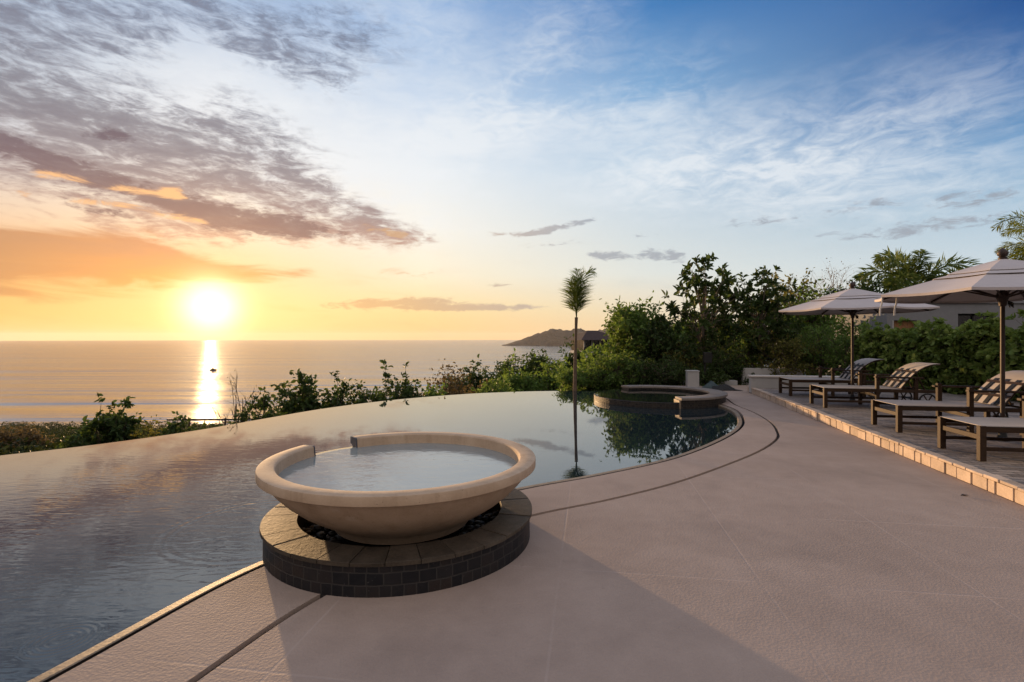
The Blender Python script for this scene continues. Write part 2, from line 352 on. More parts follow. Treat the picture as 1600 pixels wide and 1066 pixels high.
def mat_tile(name, size=.13, cols=((.008, .009, .012), (.018, .017, .019), (.030, .022, .019)), grout=(.10, .095, .09)):
    """slate mosaic round a drum: u from the angle, v from the height"""
    m, t, b, co = new_mat(name)
    sp = t.new('ShaderNodeSeparateXYZ'); t.put(sp.inputs[0], co)
    u = t.m('ARCTAN2', sp.outputs[1], sp.outputs[0])
    cb = t.new('ShaderNodeCombineXYZ'); t.put(cb.inputs[0], u); t.put(cb.inputs[1], sp.outputs[2])
    wob = t.noise(co, 9, 3, .5, out=1)
    uv = t.vm('ADD', cb.outputs[0], t.vm('SCALE', wob, scale=.012))
    br = t.new('ShaderNodeTexBrick'); t.put(br.inputs['Vector'], uv); br.offset = .37; br.squash = .7; br.squash_frequency = 2
    for k, v in (('Scale', 1.0), ('Mortar Size', .0045), ('Mortar Smooth', .3), ('Brick Width', size), ('Row Height', size*.72), ('Bias', -.1)): br.inputs[k].default_value = v
    br.inputs['Color1'].default_value = (0, 0, 0, 1); br.inputs['Color2'].default_value = (1, 1, 1, 1); br.inputs['Mortar'].default_value = (.5, .5, .5, 1)
    n = t.noise(co, 14, 6, .65, .3)
    c = t.ramp(t.m('ADD', t.m('MULTIPLY', br.outputs[0], .55), t.m('MULTIPLY', n, .5)), [(.2, cols[0]), (.55, cols[1]), (.85, cols[2])])
    stain = t.rng(t.noise(co, 24, 6, .75, .9), .63, .72)
    c = t.mix(t.m('MULTIPLY', stain, .7), c, (.17, .16, .15))
    c = t.mix(t.m('MULTIPLY', br.outputs['Fac'], .75), c, grout)
    t.put(b.inputs['Base Color'], c); b.inputs['Roughness'].default_value = .5; b.inputs['Specular IOR Level'].default_value = .22
    t.put(b.inputs['Normal'], t.bump(t.m('ADD', t.m('MULTIPLY', n, .8), t.m('MULTIPLY', br.outputs['Fac'], -1.0)), .5, .008))
    return m
def mat_bowl():
    m, t, b, co = new_mat('cast_stone')
    n = t.noise(co, 4.0, 6, .62); sp = t.noise(co, 60, 4, .7)
    c = t.ramp(t.m('ADD', t.m('MULTIPLY', n, .7), t.m('MULTIPLY', sp, .3)), [(.3, (.37, .27, .185)), (.52, (.45, .335, .235)), (.72, (.52, .40, .29))])
    run = t.noise(t.mapping(co, scale=(9, 9, .7)), 1.0, 5, .65)      # lime and damp runs below the lip
    c = t.mix(t.m('MULTIPLY', t.rng(run, .52, .70), .35), c, (.22, .15, .095))
    lime = t.rng(t.noise(t.mapping(co, scale=(7, 7, 1.6), loc=(3, 1, 0)), 1.0, 6, .7), .60, .72)
    c = t.mix(t.m('MULTIPLY', lime, .30), c, (.60, .52, .42))
    pit = t.new('ShaderNodeTexVoronoi'); t.put(pit.inputs['Vector'], co); pit.inputs['Scale'].default_value = 42
    hole = t.m('MULTIPLY', t.rng(pit.outputs['Distance'], .10, .20, 1, 0), t.rng(t.noise(co, 11, 2, .5), .52, .60))
    c = t.mix(t.m('MULTIPLY', hole, .55), c, (.16, .11, .07))
    t.put(b.inputs['Base Color'], c); b.inputs['Roughness'].default_value = .82; b.inputs['Specular IOR Level'].default_value = .22
    t.put(b.inputs['Normal'], t.bump(t.m('SUBTRACT', t.m('ADD', t.m('MULTIPLY', sp, .6), t.m('MULTIPLY', n, .6)), hole), .35, .004))
    return m
def mat_water(name, base, scale, strength, dist, rings=(), rough=.012, calm=None, stretch=(1, 2.2, 1), octaves=4):
    m, t, b, co = new_mat(name)
    n1 = t.noise(t.mapping(co, scale=stretch, rot=(0, 0, R(12))), scale, octaves, .5, .8); n2 = t.noise(t.mapping(co, scale=stretch), scale*3.1, max(0, octaves-2), .5, .6)
    h = t.m('ADD', t.m('MULTIPLY', n1, 1.0), t.m('MULTIPLY', n2, .30))
    if calm:      # ripples die away with the distance from a spot
        r = t.vm('DISTANCE', co, calm[0], out=1)
        patch = t.rng(t.noise(co, .55, 3, .5), .36, .66, .25, 1.0)
        h = t.m('MULTIPLY', h, t.m('MULTIPLY', t.rng(r, calm[1], calm[2], 1.0, calm[3], True), patch))
    for (c, r0, r1, wl, amp) in rings:
        r = t.vm('DISTANCE', co, c, out=1)
        wv = t.m('MULTIPLY', t.m('SINE', t.m('MULTIPLY', r, 2*PI/wl)), amp)
        env = t.m('MULTIPLY', t.rng(r, r0, r0+(r1-r0)*.4, 0, 1, True), t.rng(r, r0+(r1-r0)*.5, r1, 1, 0, True))
        h = t.m('ADD', h, t.m('MULTIPLY', wv, env))
    t.put(b.inputs['Base Color'], (*base, 1)); b.inputs['Roughness'].default_value = rough; b.inputs['IOR'].default_value = 1.85
    b.inputs['Specular IOR Level'].default_value = .5
    t.put(b.inputs['Normal'], t.bump(h, strength, dist))
    return m
def mat_sea():
    m, t, b, co = new_mat('sea_water')
    a = t.noise(t.mapping(co, scale=(.07, 1.6, 1), rot=(0, 0, R(3))), .030, 6, .6, .15); a2 = t.noise(t.mapping(co, scale=(.06, 1.5, 1)), .16, 4, .6, .1)
    swell = t.noise(t.mapping(co, scale=(.10, 1.0, 1), rot=(0, 0, R(4))), .010, 4, .55, .3)
    h = t.m('ADD', t.m('ADD', t.m('MULTIPLY', a, 5.0), t.m('MULTIPLY', a2, 1.3)), t.m('MULTIPLY', swell, 38.0))
    nb = t.bump(h, .62, 1.0)
    df = t.new('ShaderNodeBsdfDiffuse'); df.inputs[0].default_value = (.05, .048, .045, 1)
    gl = t.new('ShaderNodeBsdfAnisotropic'); gl.distribution = 'BECKMANN'; gl.inputs['Color'].default_value = (.58, .56, .54, 1)
    t.put(gl.inputs['Roughness'], t.rng(swell, .35, .65, .12, .18)); t.put(gl.inputs['Normal'], nb)
    fr = t.new('ShaderNodeFresnel'); fr.inputs['IOR'].default_value = 1.22; t.put(fr.inputs['Normal'], nb)
    ms = t.new('ShaderNodeMixShader'); t.l.new(fr.outputs[0], ms.inputs[0]); t.l.new(df.outputs[0], ms.inputs[1]); t.l.new(gl.outputs[0], ms.inputs[2])
    t.l.new(ms.outputs[0], t.n['Material Output'].inputs[0]); t.n.remove(b)
    return m
def mat_terrain():
    m, t, b, co = new_mat('hillside_ground')
    n = t.noise(co, .25, 6, .65); n2 = t.noise(co, 2.5, 5, .6)
    c = t.ramp(t.m('ADD', t.m('MULTIPLY', n, .6), t.m('MULTIPLY', n2, .4)), [(.3, (.018, .022, .008)), (.5, (.045, .042, .018)), (.7, (.085, .065, .035))])
    sp = t.new('ShaderNodeSeparateXYZ'); t.put(sp.inputs[0], co)
    sand = t.rng(t.m('ADD', sp.outputs[2], t.m('MULTIPLY', n, 2.0)), -57.6, -58.4)
    c = t.mix(sand, c, (.36, .30, .23))
    t.put(b.inputs['Base Color'], c); b.inputs['Roughness'].default_value = .95; b.inputs['Specular IOR Level'].default_value = .1
    t.put(b.inputs['Normal'], t.bump(t.m('ADD', n, t.m('MULTIPLY', n2, .3)), .8, .4))
    return m
M = {}
M['terrace'] = mat_terrace(); M['pavers'] = mat_pavers(); M['terrain'] = mat_terrain(); M['sea'] = mat_sea()
M['slate'] = mat_tile('slate_mosaic', .105, grout=(.045, .042, .039))
M['spa_tile'] = mat_tile('spa_mosaic', .06, ((.010, .010, .011), (.026, .022, .019), (.05, .038, .028)), (.05, .045, .04))
M['kerb'] = simple('kerb_stone', (.42, .33, .26), .8, .18, 5, .35, 70, .006, toned=.16)
M['channel'] = simple('channel_concrete', (.040, .027, .016), .85, .3, 8, .4, 60, .005)
M['slot'] = simple('dark_slot', (.012, .011, .011), .7, .2, 8, .1)
M['ledge'] = simple('pool_ledge_stone', (.20, .155, .11), .6, .28, 7, .4, 60, .005)
M['stone_coping'] = simple('slate_coping', (.060, .048, .036), .62, .30, 7, .5, 40, .006, spec=.2, toned=.25)
M['spa_coping'] = simple('spa_coping_stone', (.19, .165, .145), .7, .15, 9, .3, 60, .005, toned=.1)
M['bowl'] = mat_bowl()
M['wet'] = simple('wet_slate', (.05, .055, .07), .35, .25, 16, .3, 60, .004, spec=.5)
M['pebble'] = simple('dark_pebble', (.010, .009, .008), .5, .3, 12, .2, toned=.5)
M['wall_white'] = simple('white_render', (.34, .335, .33), .85, .06, 2.5, .2, 90, .004)
M['house_wall'] = simple('grey_white_render', (.20, .205, .22), .85, .08, 1.5, .2, 60, .004)
M['house_pale'] = simple('house_white_render', (.46, .47, .48), .85, .06, 1.5, .1, 40, .004)
M['wall_cap'] = simple('wall_cap_stone', (.50, .46, .42), .8, .10, 6, .25, 70, .004)
M['wood'] = simple('oiled_teak', (.034, .018, .009), .6, .30, 5, .25, 45, .003, spec=.2, stretch=(1, 6, 6))
M['pole_wood'] = simple('dark_pole_wood', (.028, .014, .009), .55, .25, 6, .15, 50, .002, spec=.4, stretch=(6, 6, 1))
M['sling'] = simple('woven_sling', (.37, .335, .315), .85, .05, 3, .3, 420, .0015)
M['canvas'] = simple('umbrella_canvas', (.46, .42, .415), .9, .05, 2.5, .12, 300, .001)
M['rubber'] = simple('black_rubber', (.015, .014, .014), .6, .1)
M['iron'] = simple('post_shadow_dark', (.02, .02, .02), .5, .1, metal=.4)
M['white_strap'] = simple('white_webbing', (.6, .58, .55), .9, .05)
M['door_wood'] = simple('house_door_wood', (.26, .13, .055), .6, .2, 4, .2, stretch=(6, 6, 1))
M['roof_tile'] = simple('dark_roof', (.05, .032, .026), .8, .25, 3, .4, 20, .03)
M['glass_dark'] = simple('dark_glass', (.012, .014, .016), .08, .1, 3, 0, spec=.6)
M['bark'] = simple('grey_brown_bark', (.085, .065, .05), .9, .3, 6, .6, 30, .01)
M['bark_pale'] = simple('pale_bark', (.19, .155, .125), .9, .25, 6, .5, 30, .01)
M['palm_bark'] = simple('palm_trunk_bark', (.12, .085, .06), .85, .25, 5, .5, 22, .008, stretch=(1, 1, 5))
M['headland'] = simple('wooded_headland', (.030, .030, .028), .95, .5, .012, .9, .03, 25.0, spec=.05)
M['tarp'] = simple('weathered_tarp', (.035, .055, .058), .6, .3, 5, .4, 25, .01)
M['tarp_dark'] = simple('dark_sheet', (.016, .015, .014), .7, .3, 5, .4, 25, .01)
M['boat_paint'] = simple('boat_paint', (.05, .04, .035), .5, .2, 1)
M['leaf_dark'] = leaf_mat('leaf_dark', (.016, .030, .010), (.038, .066, .020), (.082, .125, .038), .35)
M['leaf_mid'] = leaf_mat('leaf_mid', (.036, .070, .018), (.090, .155, .038), (.170, .250, .064), .45)
M['leaf_hedge'] = leaf_mat('leaf_hedge', (.058, .096, .024), (.130, .195, .050), (.240, .300, .085), .35)
M['leaf_olive'] = leaf_mat('leaf_olive', (.055, .060, .016), (.120, .125, .034), (.20, .19, .055), .4)
M['leaf_dry'] = leaf_mat('leaf_dry', (.06, .045, .024), (.12, .088, .048), (.19, .14, .075), .3)
M['scrub'] = leaf_mat('scrub_leaf', (.010, .017, .005), (.022, .032, .010), (.046, .058, .018), .25)
M['frond'] = leaf_mat('palm_leaflet', (.040, .070, .018), (.100, .150, .040), (.190, .240, .070), .4)
M['frond_gold'] = leaf_mat('golden_leaflet', (.05, .075, .015), (.12, .16, .03), (.24, .26, .055), .4)

# ------------------------------------------------------------------ curves of the pool
def smooth_curve(pts, n=10):
    pts = [Vector((p[0], p[1])) for p in pts]; out = []
    for i in range(len(pts)-1):
        p0 = pts[max(i-1, 0)]; p1 = pts[i]; p2 = pts[i+1]; p3 = pts[min(i+2, len(pts)-1)]
        for k in range(n):
            s = k/n
            out.append(.5*((2*p1)+(p2-p0)*s+(2*p0-5*p1+4*p2-p3)*s*s+(3*p1-p0-3*p2+p3)*s**3))
    out.append(pts[-1]); return out
def offset(c, d):
    out = []
    for i, p in enumerate(c):
        v = (c[min(i+1, len(c)-1)]-c[max(i-1, 0)]).normalized()
        out.append(p+Vector((v.y, -v.x))*d)     # to the right of the way we walk
    return out
ZW = -.05
EDGE = smooth_curve([(-3.55, -2.0), (-2.62, .75), (-2.11, 2.38), (-1.72, 3.50), (-1.0, 4.45), (.13, 5.29), (1.0, 5.82), (2.07, 6.60), (3.08, 7.68), (3.90, 8.80), (4.42, 9.85), (4.80, 11.03), (4.88, 12.2), (4.9, 13.2), (4.9, 14.6), (5.0, 16.6)])
SLOT = smooth_curve([(-3.05, -2.1), (-1.86, .9), (-1.443, 2.309), (-1.14, 3.09), (-.62, 3.85), (.179, 4.47), (.92, 4.90), (1.70, 5.44), (2.48, 6.12), (3.36, 6.98), (4.06, 7.85), (4.42, 8.55), (4.74, 9.40), (5.02, 10.6), (5.18, 11.9), (5.5, 13.2), (5.75, 14.6), (5.9, 16.6)])
FAR = smooth_curve([(-16, -1.0), (-13, 1.8), (-10.2, 4.35), (-8.4, 5.75), (-6.96, 6.96), (-6.2, 7.72), (-5.48, 8.80), (-4.9, 10.15), (-4.30, 11.50), (-3.45, 12.75), (-2.45, 13.75), (-1.2, 14.65), (0, 15.15), (1.0, 15.38), (1.93, 15.42), (3.0, 15.4), (4.98, 15.3)])
def strip(name, rows, mat, parent=None):
    """rows: lists of 3-D points of one length; quads between neighbours"""
    b = MB(); k = len(rows); n = len(rows[0])
    b.add([p for r in rows for p in r], [(j*n+i, j*n+i+1, (j+1)*n+i+1, (j+1)*n+i) for j in range(k-1) for i in range(n-1)])
    return b.build(name, mat, parent)
def z3(c, z): return [(p.x, p.y, z) for p in c]
def flat_poly(name, poly, z, mat, holes=()):
    me = bpy.data.meshes.new(name); bm = bmesh.new()
    loops = [poly]+list(holes)
    from mathutils.geometry import tessellate_polygon
    allp = [Vector((p[0], p[1], z)) for lp in loops for p in lp]
    tri = tessellate_polygon([[Vector((p[0], p[1], 0)) for p in lp] for lp in loops])
    vs = [bm.verts.new(p) for p in allp]
    for tr in tri:
        try: bm.faces.new([vs[i] for i in tr])
        except ValueError: pass
    for f in bm.faces:
        f.normal_update()
        if f.normal.z < 0: f.normal_flip()
    bm.to_mesh(me); bm.free()
    return link(name, me, mat)

# pool water
k0 = next(i for i, p in enumerate(EDGE) if p.y > 15.3)
wpoly = [(p.x, p.y) for p in EDGE[:k0]]+[(p.x, p.y) for p in reversed(FAR)]
RING1 = (*gp(96, 1000, ZW), ZW); RING2 = (*gp(415, 822, ZW), ZW)
M['pool'] = mat_water('pool_water', (.012, .022, .028), 3.4, .34, .010, calm=((-3.0, 3.2, 0), .8, 5.6, .06), stretch=(.9, 2.8, 1), octaves=2,
                      rings=((RING1, .0, .22, .032, .10), (RING2, .60, .86, .085, .14)))
pool = flat_poly('pool_water', wpoly, ZW, M['pool']); tag(pool, kind='structure')
# coping: ledge, slot, band, channel, terrace
E = EDGE
S1 = offset(SLOT, -.022); S2 = offset(SLOT, .022)
ledge = strip('pool_ledge', [z3(offset(E, -.078), -.30), z3(offset(E, -.075), -.020), z3(offset(E, -.066), -.009), z3(offset(E, -.008), -.006), z3(offset(E, .0), -.010)], M['ledge']); tag(ledge, kind='structure')
sl = strip('pool_slot', [z3(offset(E, .0), -.0105), z3(offset(E, .003), -.11), z3(offset(E, .056), -.11)], M['slot']); tag(sl, kind='structure')
# the band between the slot and the drain channel follows both curves
def resample(c, n):
    L = [0]
    for a, b in zip(c[:-1], c[1:]): L.append(L[-1]+(b-a).length)
    out = []; j = 0
    for i in range(n):
        s = L[-1]*i/(n-1)
        while j < len(L)-2 and L[j+1] < s: j += 1
        out.append(c[j].lerp(c[j+1], (s-L[j])/max(L[j+1]-L[j], 1e-9)))
    return out
bi = resample(offset(E, .045), 240); bo = resample(S1, 240)
cop = strip('pool_coping', [z3(bi, -.12), z3(bi, 0), z3(bo, 0), z3(bo, -.06)], M['terrace']); tag(cop, kind='structure')
ch = strip('drain_channel', [z3(offset(SLOT, -.023), -.028), z3(offset(SLOT, .023), -.028)], M['channel']); tag(ch, kind='structure')
tpoly = [(p.x, p.y) for p in S2]+[(9.5, 16.9), (13.5, 15), (15, -7), (-6, -7), (-4.4, -4.0)]
ter = flat_poly('terrace', tpoly, 0.0, M['terrace']); tag(ter, kind='structure')
cw = strip('terrace_edge', [z3(S2, 0), z3(S2, -.06)], M['terrace'], ter)
# infinity edge wall under the rim of the water
fi = offset(FAR, .02); fo = offset(FAR, -.02)
iw = strip('infinity_wall', [z3(offset(FAR, .20), ZW-.012), z3(offset(FAR, -.03), ZW-.008), z3(offset(FAR, -.05), ZW-.03), z3(offset(FAR, -.05), -2.6)], M['spa_tile'])
tag(iw, 'dark tiled far wall of the pool that the water spills over', 'pool wall')

# ------------------------------------------------------------------ terrain, sea, headland
def interp(tab, v):
    return float(np.interp(v, [a for a, _ in tab], [b for _, b in tab]))
FL = [(-60, -2.2), (7, -2.2), (12, -2.4), (20, -3.3), (60, -11.3), (150, -29.5), (250, -46.5), (320, -56), (372, -60.8), (460, -72)]
FR = [(-60, -.10), (20, -.10), (26, -.8), (45, -4.5), (90, -11), (220, -42), (330, -60.8), (460, -72)]
def sstep(a, b, v):
    s = min(1, max(0, (v-a)/(b-a))); return s*s*(3-2*s)
def ground_z(x, y):
    g = sstep(1.0, 7.0, x - .06*max(0, y-15)) if y > 5 else sstep(-3, 3, x)
    if y < 5: g = max(g, sstep(0, 4, x+5+y*.3))
    return interp(FL, y)*(1-g)+interp(FR, y)*g
xs = sorted(set([-900, -650, -480, -340, -240, -170, -120, -85, -60, -45, -34, -26] + list(np.linspace(-20, 20, 41)) + [24, 29, 35, 44, 56, 75, 100, 140, 200, 300, 450, 650, 900]))
ys = sorted(set([-60, -30, -15, -8] + list(np.linspace(-2, 40, 43)) + [44, 49, 55, 62, 70, 80, 92, 106, 122, 140, 160, 185, 210, 240, 270, 300, 325, 345, 360, 372, 390, 420, 460]))
rngt = random.Random(3)
tb = MB()
tb.add([(x, y, ground_z(x, y)+(rngt.uniform(-.5, .5)*min(1.6, y/60) if y > 30 and y < 340 else 0)) for y in ys for x in xs],
       [(j*len(xs)+i, j*len(xs)+i+1, (j+1)*len(xs)+i+1, (j+1)*len(xs)+i) for j in range(len(ys)-1) for i in range(len(xs)-1)])
o = tb.build('ground', M['terrain'], smooth=60); tag(o, kind='structure')
sb = MB(); sb.lathe([(0.0, 0), (400, 0), (1500, 0), (5000, 0), (14500, 0)], 96)
o = sb.build('sea', M['sea'], merge=True); o.location = (0, 0, -60); tag(o, kind='structure')

def headland():
    top = [(770, 541), (786, 539.5), (800, 535), (812, 531.5), (826, 526), (842, 520.5), (853, 517), (864, 513.5), (872, 514.5), (884, 516.5), (896, 514), (908, 513.5), (926, 519), (950, 512), (1000, 508), (1080, 506), (1180, 512), (1300, 508), (1420, 516), (1500, 527), (1540, 541)]
    rng = random.Random(11); b = MB(); Y0 = 61.5*F/(540.5-HY)
    nx, ny = 240, 14; vs = []
    for j in range(ny):
        s = j/(ny-1)
        for i in range(nx):
            px = 770+(1540-770)*i/(nx-1)
            yt = np.interp(px, [p for p, _ in top], [q for _, q in top])
            Y = Y0+250+ (s-.35)*900
            X = (px-CX)/F*(Y0+250)
            hz = max(0, EYE+(HY-yt)*(Y0+250)/F+60)
            prof = math.sin(min(1, s/.35)*PI/2)**.8 if s < .35 else math.cos((s-.35)/.65*PI/2)
            vs.append((X+rng.uniform(-4, 4), Y, -60.5+hz*prof*(1+rng.uniform(-.09, .05)*min(1, prof*1.5))))
    b.add(vs, [(j*nx+i, j*nx+i+1, (j+1)*nx+i+1, (j+1)*nx+i) for j in range(ny-1) for i in range(nx-1)])
    o = b.build('headland', M['headland'], smooth=80); tag(o, kind='structure')
headland()

# ------------------------------------------------------------------ bowl fountain on its plinth
PX, PY, PR = -.861, 4.053, 1.013
def plinth():
    root = empty('round_plinth', (PX, PY, 0)); tag(root, 'low round plinth clad in dark slate mosaic under the stone bowl', 'plinth')
    b = MB(); b.lathe([(.79, -.4), (PR-.012, -.4), (PR-.012, .186), (.79, .186)], 96, closed=True)
    b.build('tile_wall', M['slate'], root, smooth=40)
    b = MB(); rng = random.Random(5); a = 0.0; n = 30
    for i in range(n):
        a0 = 2*PI*i/n+.0022; a1 = 2*PI*(i+1)/n-.0022; h = .214+rng.uniform(-.002, .003)
        b.lathe([(.775, .188), (PR+.006+rng.uniform(-.003, .004), .188), (PR+.006, h), (.775, h)], 5, a0, a1, closed=True, ends=True, tone=rng.random())
    b.build('coping', M['stone_coping'], root, smooth=30, bevel=.0015, seg=1, merge=False)
    b = MB(); b.lathe([(0.0, .05), (.79, .05)], 48); b.build('pit_floor', M['pebble'], root)
    b = MB(); rng = random.Random(8)
    ico = bmesh.new(); bmesh.ops.create_icosphere(ico, subdivisions=2, radius=1); iv = [v.co.copy() for v in ico.verts]; ifs = [tuple(v.index for v in f.verts) for f in ico.faces]; ico.free()
    for k in range(230):
        r = rng.uniform(.52, .76); t = rng.uniform(0, 2*PI); s = rng.uniform(.022, .042); q = Matrix.Rotation(rng.uniform(0, 6), 3, 'Z')
        c = Vector((r*math.cos(t), r*math.sin(t), .055+rng.uniform(0, .035)))
        b.add([c+q @ Vector((p.x*s*1.3, p.y*s, p.z*s*.65)) for p in iv], ifs, rng.random())
    o = b.build('pebbles', M['pebble'], root, smooth=60); o['kind'] = 'stuff'
plinth()
def bowl():
    root = empty('water_bowl', (PX, PY, .11)); tag(root, 'wide shallow stone bowl of water with a notch cut in its rim', 'bowl fountain')
    dz = -.11
    outer = [(.0, .12), (.52, .12), (.55, .165), (.605, .205), (.70, .258), (.79, .318), (.87, .385), (.935, .452), (.985, .515), (1.008, .545), (1.016, .549)]
    lip = [(1.038, .550), (1.046, .555), (1.047, .562), (1.047, .607), (1.044, .614), (1.036, .617)]
    inner = [(.938, .617), (.928, .614), (.921, .605), (.915, .55), (.900, .48), (.855, .41), (.70, .335), (.35, .30), (0.0, .295)]
    A0, A1 = R(157), R(129+360)
    b = MB()
    prof = outer[1:]+lip+inner[:-1]
    prof = [(r, z+dz) for r, z in prof]
    b.lathe(prof, 110, A0, A1, closed=False, ends=False)
    # the cut ends
    for a, flip in ((A0, 0), (A1, 1)):
        k = len(prof); vs = [(r*math.cos(a), r*math.sin(a), z) for r, z in prof]
        pr = prof
        half = [i for i, (r, z) in enumerate(pr) if z > .33+dz]
        f = tuple(half); b.add(vs, [f if not flip else tuple(reversed(f))])
    # the notch: the same wall cut down to the spill level
    cut = [(r, z) for r, z in outer[1:] if z <= .50]+[(.985, .512), (1.0, .522), (.99, .527), (.95, .524), (.913, .518)]+[(r, z) for r, z in inner[4:-1]]
    b.lathe([(r, z+dz) for r, z in cut], 12, R(129), R(157))
    b.lathe([(.52, .12+dz), (.0, .12+dz)], 64); b.lathe([(.35, .30+dz), (.0, .30+dz)], 64)
    b.build('bowl', M['bowl'], root, smooth=28, merge=True)
    # wet cheeks either side of the notch
    for a, sgn in ((R(157), -1), (R(129), 1)):
        c = MB(); pr = [(r, z) for r, z in outer if z > .47]+lip+inner[:5]
        vs = []
        for da in (.004*sgn, .016*sgn):
            vs += [(r*math.cos(a+da), r*math.sin(a+da), z+dz) for r, z in pr]
        k = len(pr)
        c.add(vs, [tuple(range(k)), tuple(reversed(range(k, 2*k)))]+[(i, (i+1) % k, k+(i+1) % k, k+i) for i in range(k)])
        c.build('notch_cheek', M['wet'], root)
    w = MB(); w.lathe([(0.0, .530+dz), (.45, .530+dz), (.9125, .530+dz)], 96)
    w.lathe([(.908, .5302+dz), (.98, .5305+dz), (1.003, .526+dz), (1.006, .515+dz)], 10, R(130), R(156))
    M['bowl_water'] = mat_water('bowl_water', (.21, .25, .255), 6.0, .30, .008, stretch=(1, 1.8, 1))
    w.build('water', M['bowl_water'], root, smooth=60)
bowl()

# ------------------------------------------------------------------ spa
def spa():
    cx, cy, r = 3.745, 13.15, 1.62
    root = empty('raised_spa', (cx, cy, 0)); tag(root, 'round raised spa with curved stone coping at the far pool end', 'spa')
    b = MB()
    b.lathe([(r-.13, -.4), (r, -.4), (r, .075), (r-.02, .085), (r-.13, .085)], 60, R(112), R(272), closed=True, ends=True)
    b.lathe([(r-.34, -.4), (r-.005, -.4), (r-.005, .135), (r-.34, .135)], 72, R(-88), R(112), closed=True, ends=True)
    b.build('tile_wall', M['spa_tile'], root, smooth=40)
    b = MB(); n = 12; rng = random.Random(2)
    for i in range(n):
        a0 = R(-88+200*i/n)+.003; a1 = R(-88+200*(i+1)/n)-.003
        b.lathe([(r-.375, .137), (r+.035, .137), (r+.035, .190), (r-.375, .190)], 7, a0, a1, closed=True, ends=True, tone=rng.random())
    b.build('coping', M['spa_coping'], root, smooth=30, bevel=.006)
    b = MB(); b.lathe([(r-.36, .137), (r+.02, .137), (r+.02, -.1), (r-.36, -.1)], 3, R(-89.4), R(-88.0), closed=True, ends=True)
    b.build('end_stone', M['ledge'], root, bevel=.004)
    w = MB(); w.lathe([(0.0, .092), (r-.02, .092)], 80)
    M['spa_water'] = mat_water('spa_water', (.008, .012, .012), 5.0, .12, .006)
    w.build('water', M['spa_water'], root)
spa()

# ------------------------------------------------------------------ raised paved deck with kerb
DE = Vector((2.12, 10.24)).normalized(); D0 = Vector((4.70, 4.70)); DN = Vector((DE.y, -DE.x)); DZ = .16
def dk(t, s): p = D0+DE*t+DN*s; return (p.x, p.y)
T0, T1 = -9.0, 10.25
def deck():
    poly = [dk(T0, .10), dk(T1, .10), dk(T1, 7.0), dk(T0, 7.0)]
    b = MB(); b.prism(poly, .02, DZ-.004); o = b.build('paved_deck', M['pavers']); tag(o, kind='structure')
    rng = random.Random(4); b = MB(); t = T0
    while t < T1:
        w = rng.choice((.11, .13, .20, .24, .27)); w = min(w, T1-t+.01)
        q = rng.uniform(-.006, .006); h = rng.uniform(.122, .132)
        b.prism([dk(t+.009, q), dk(t+w-.009, q+rng.uniform(-.004, .004)), dk(t+w-.009, .11), dk(t+.009, .11)], .004, h, tone=rng.random()); t += w
    t = T0
    while t < T1:
        w = rng.uniform(.19, .27); w = min(w, T1-t+.01); q = rng.uniform(-.018, -.004); h = DZ+rng.uniform(-.002, .006)
        b.prism([dk(t+.004, q), dk(t+w-.004, q+rng.uniform(-.005, .005)), dk(t+w-.004, .112), dk(t+.004, .112)], .1335, h, tone=rng.random()); t += w
    o = b.build('deck_kerb', M['kerb'], bevel=.004, seg=1); tag(o, kind='structure')
    b = MB(); b.prism([dk(T0, .03), dk(T1, .03), dk(T1, .105), dk(T0, .105)], .003, .150); o = b.build('kerb_mortar', M['slot'], o)
deck()

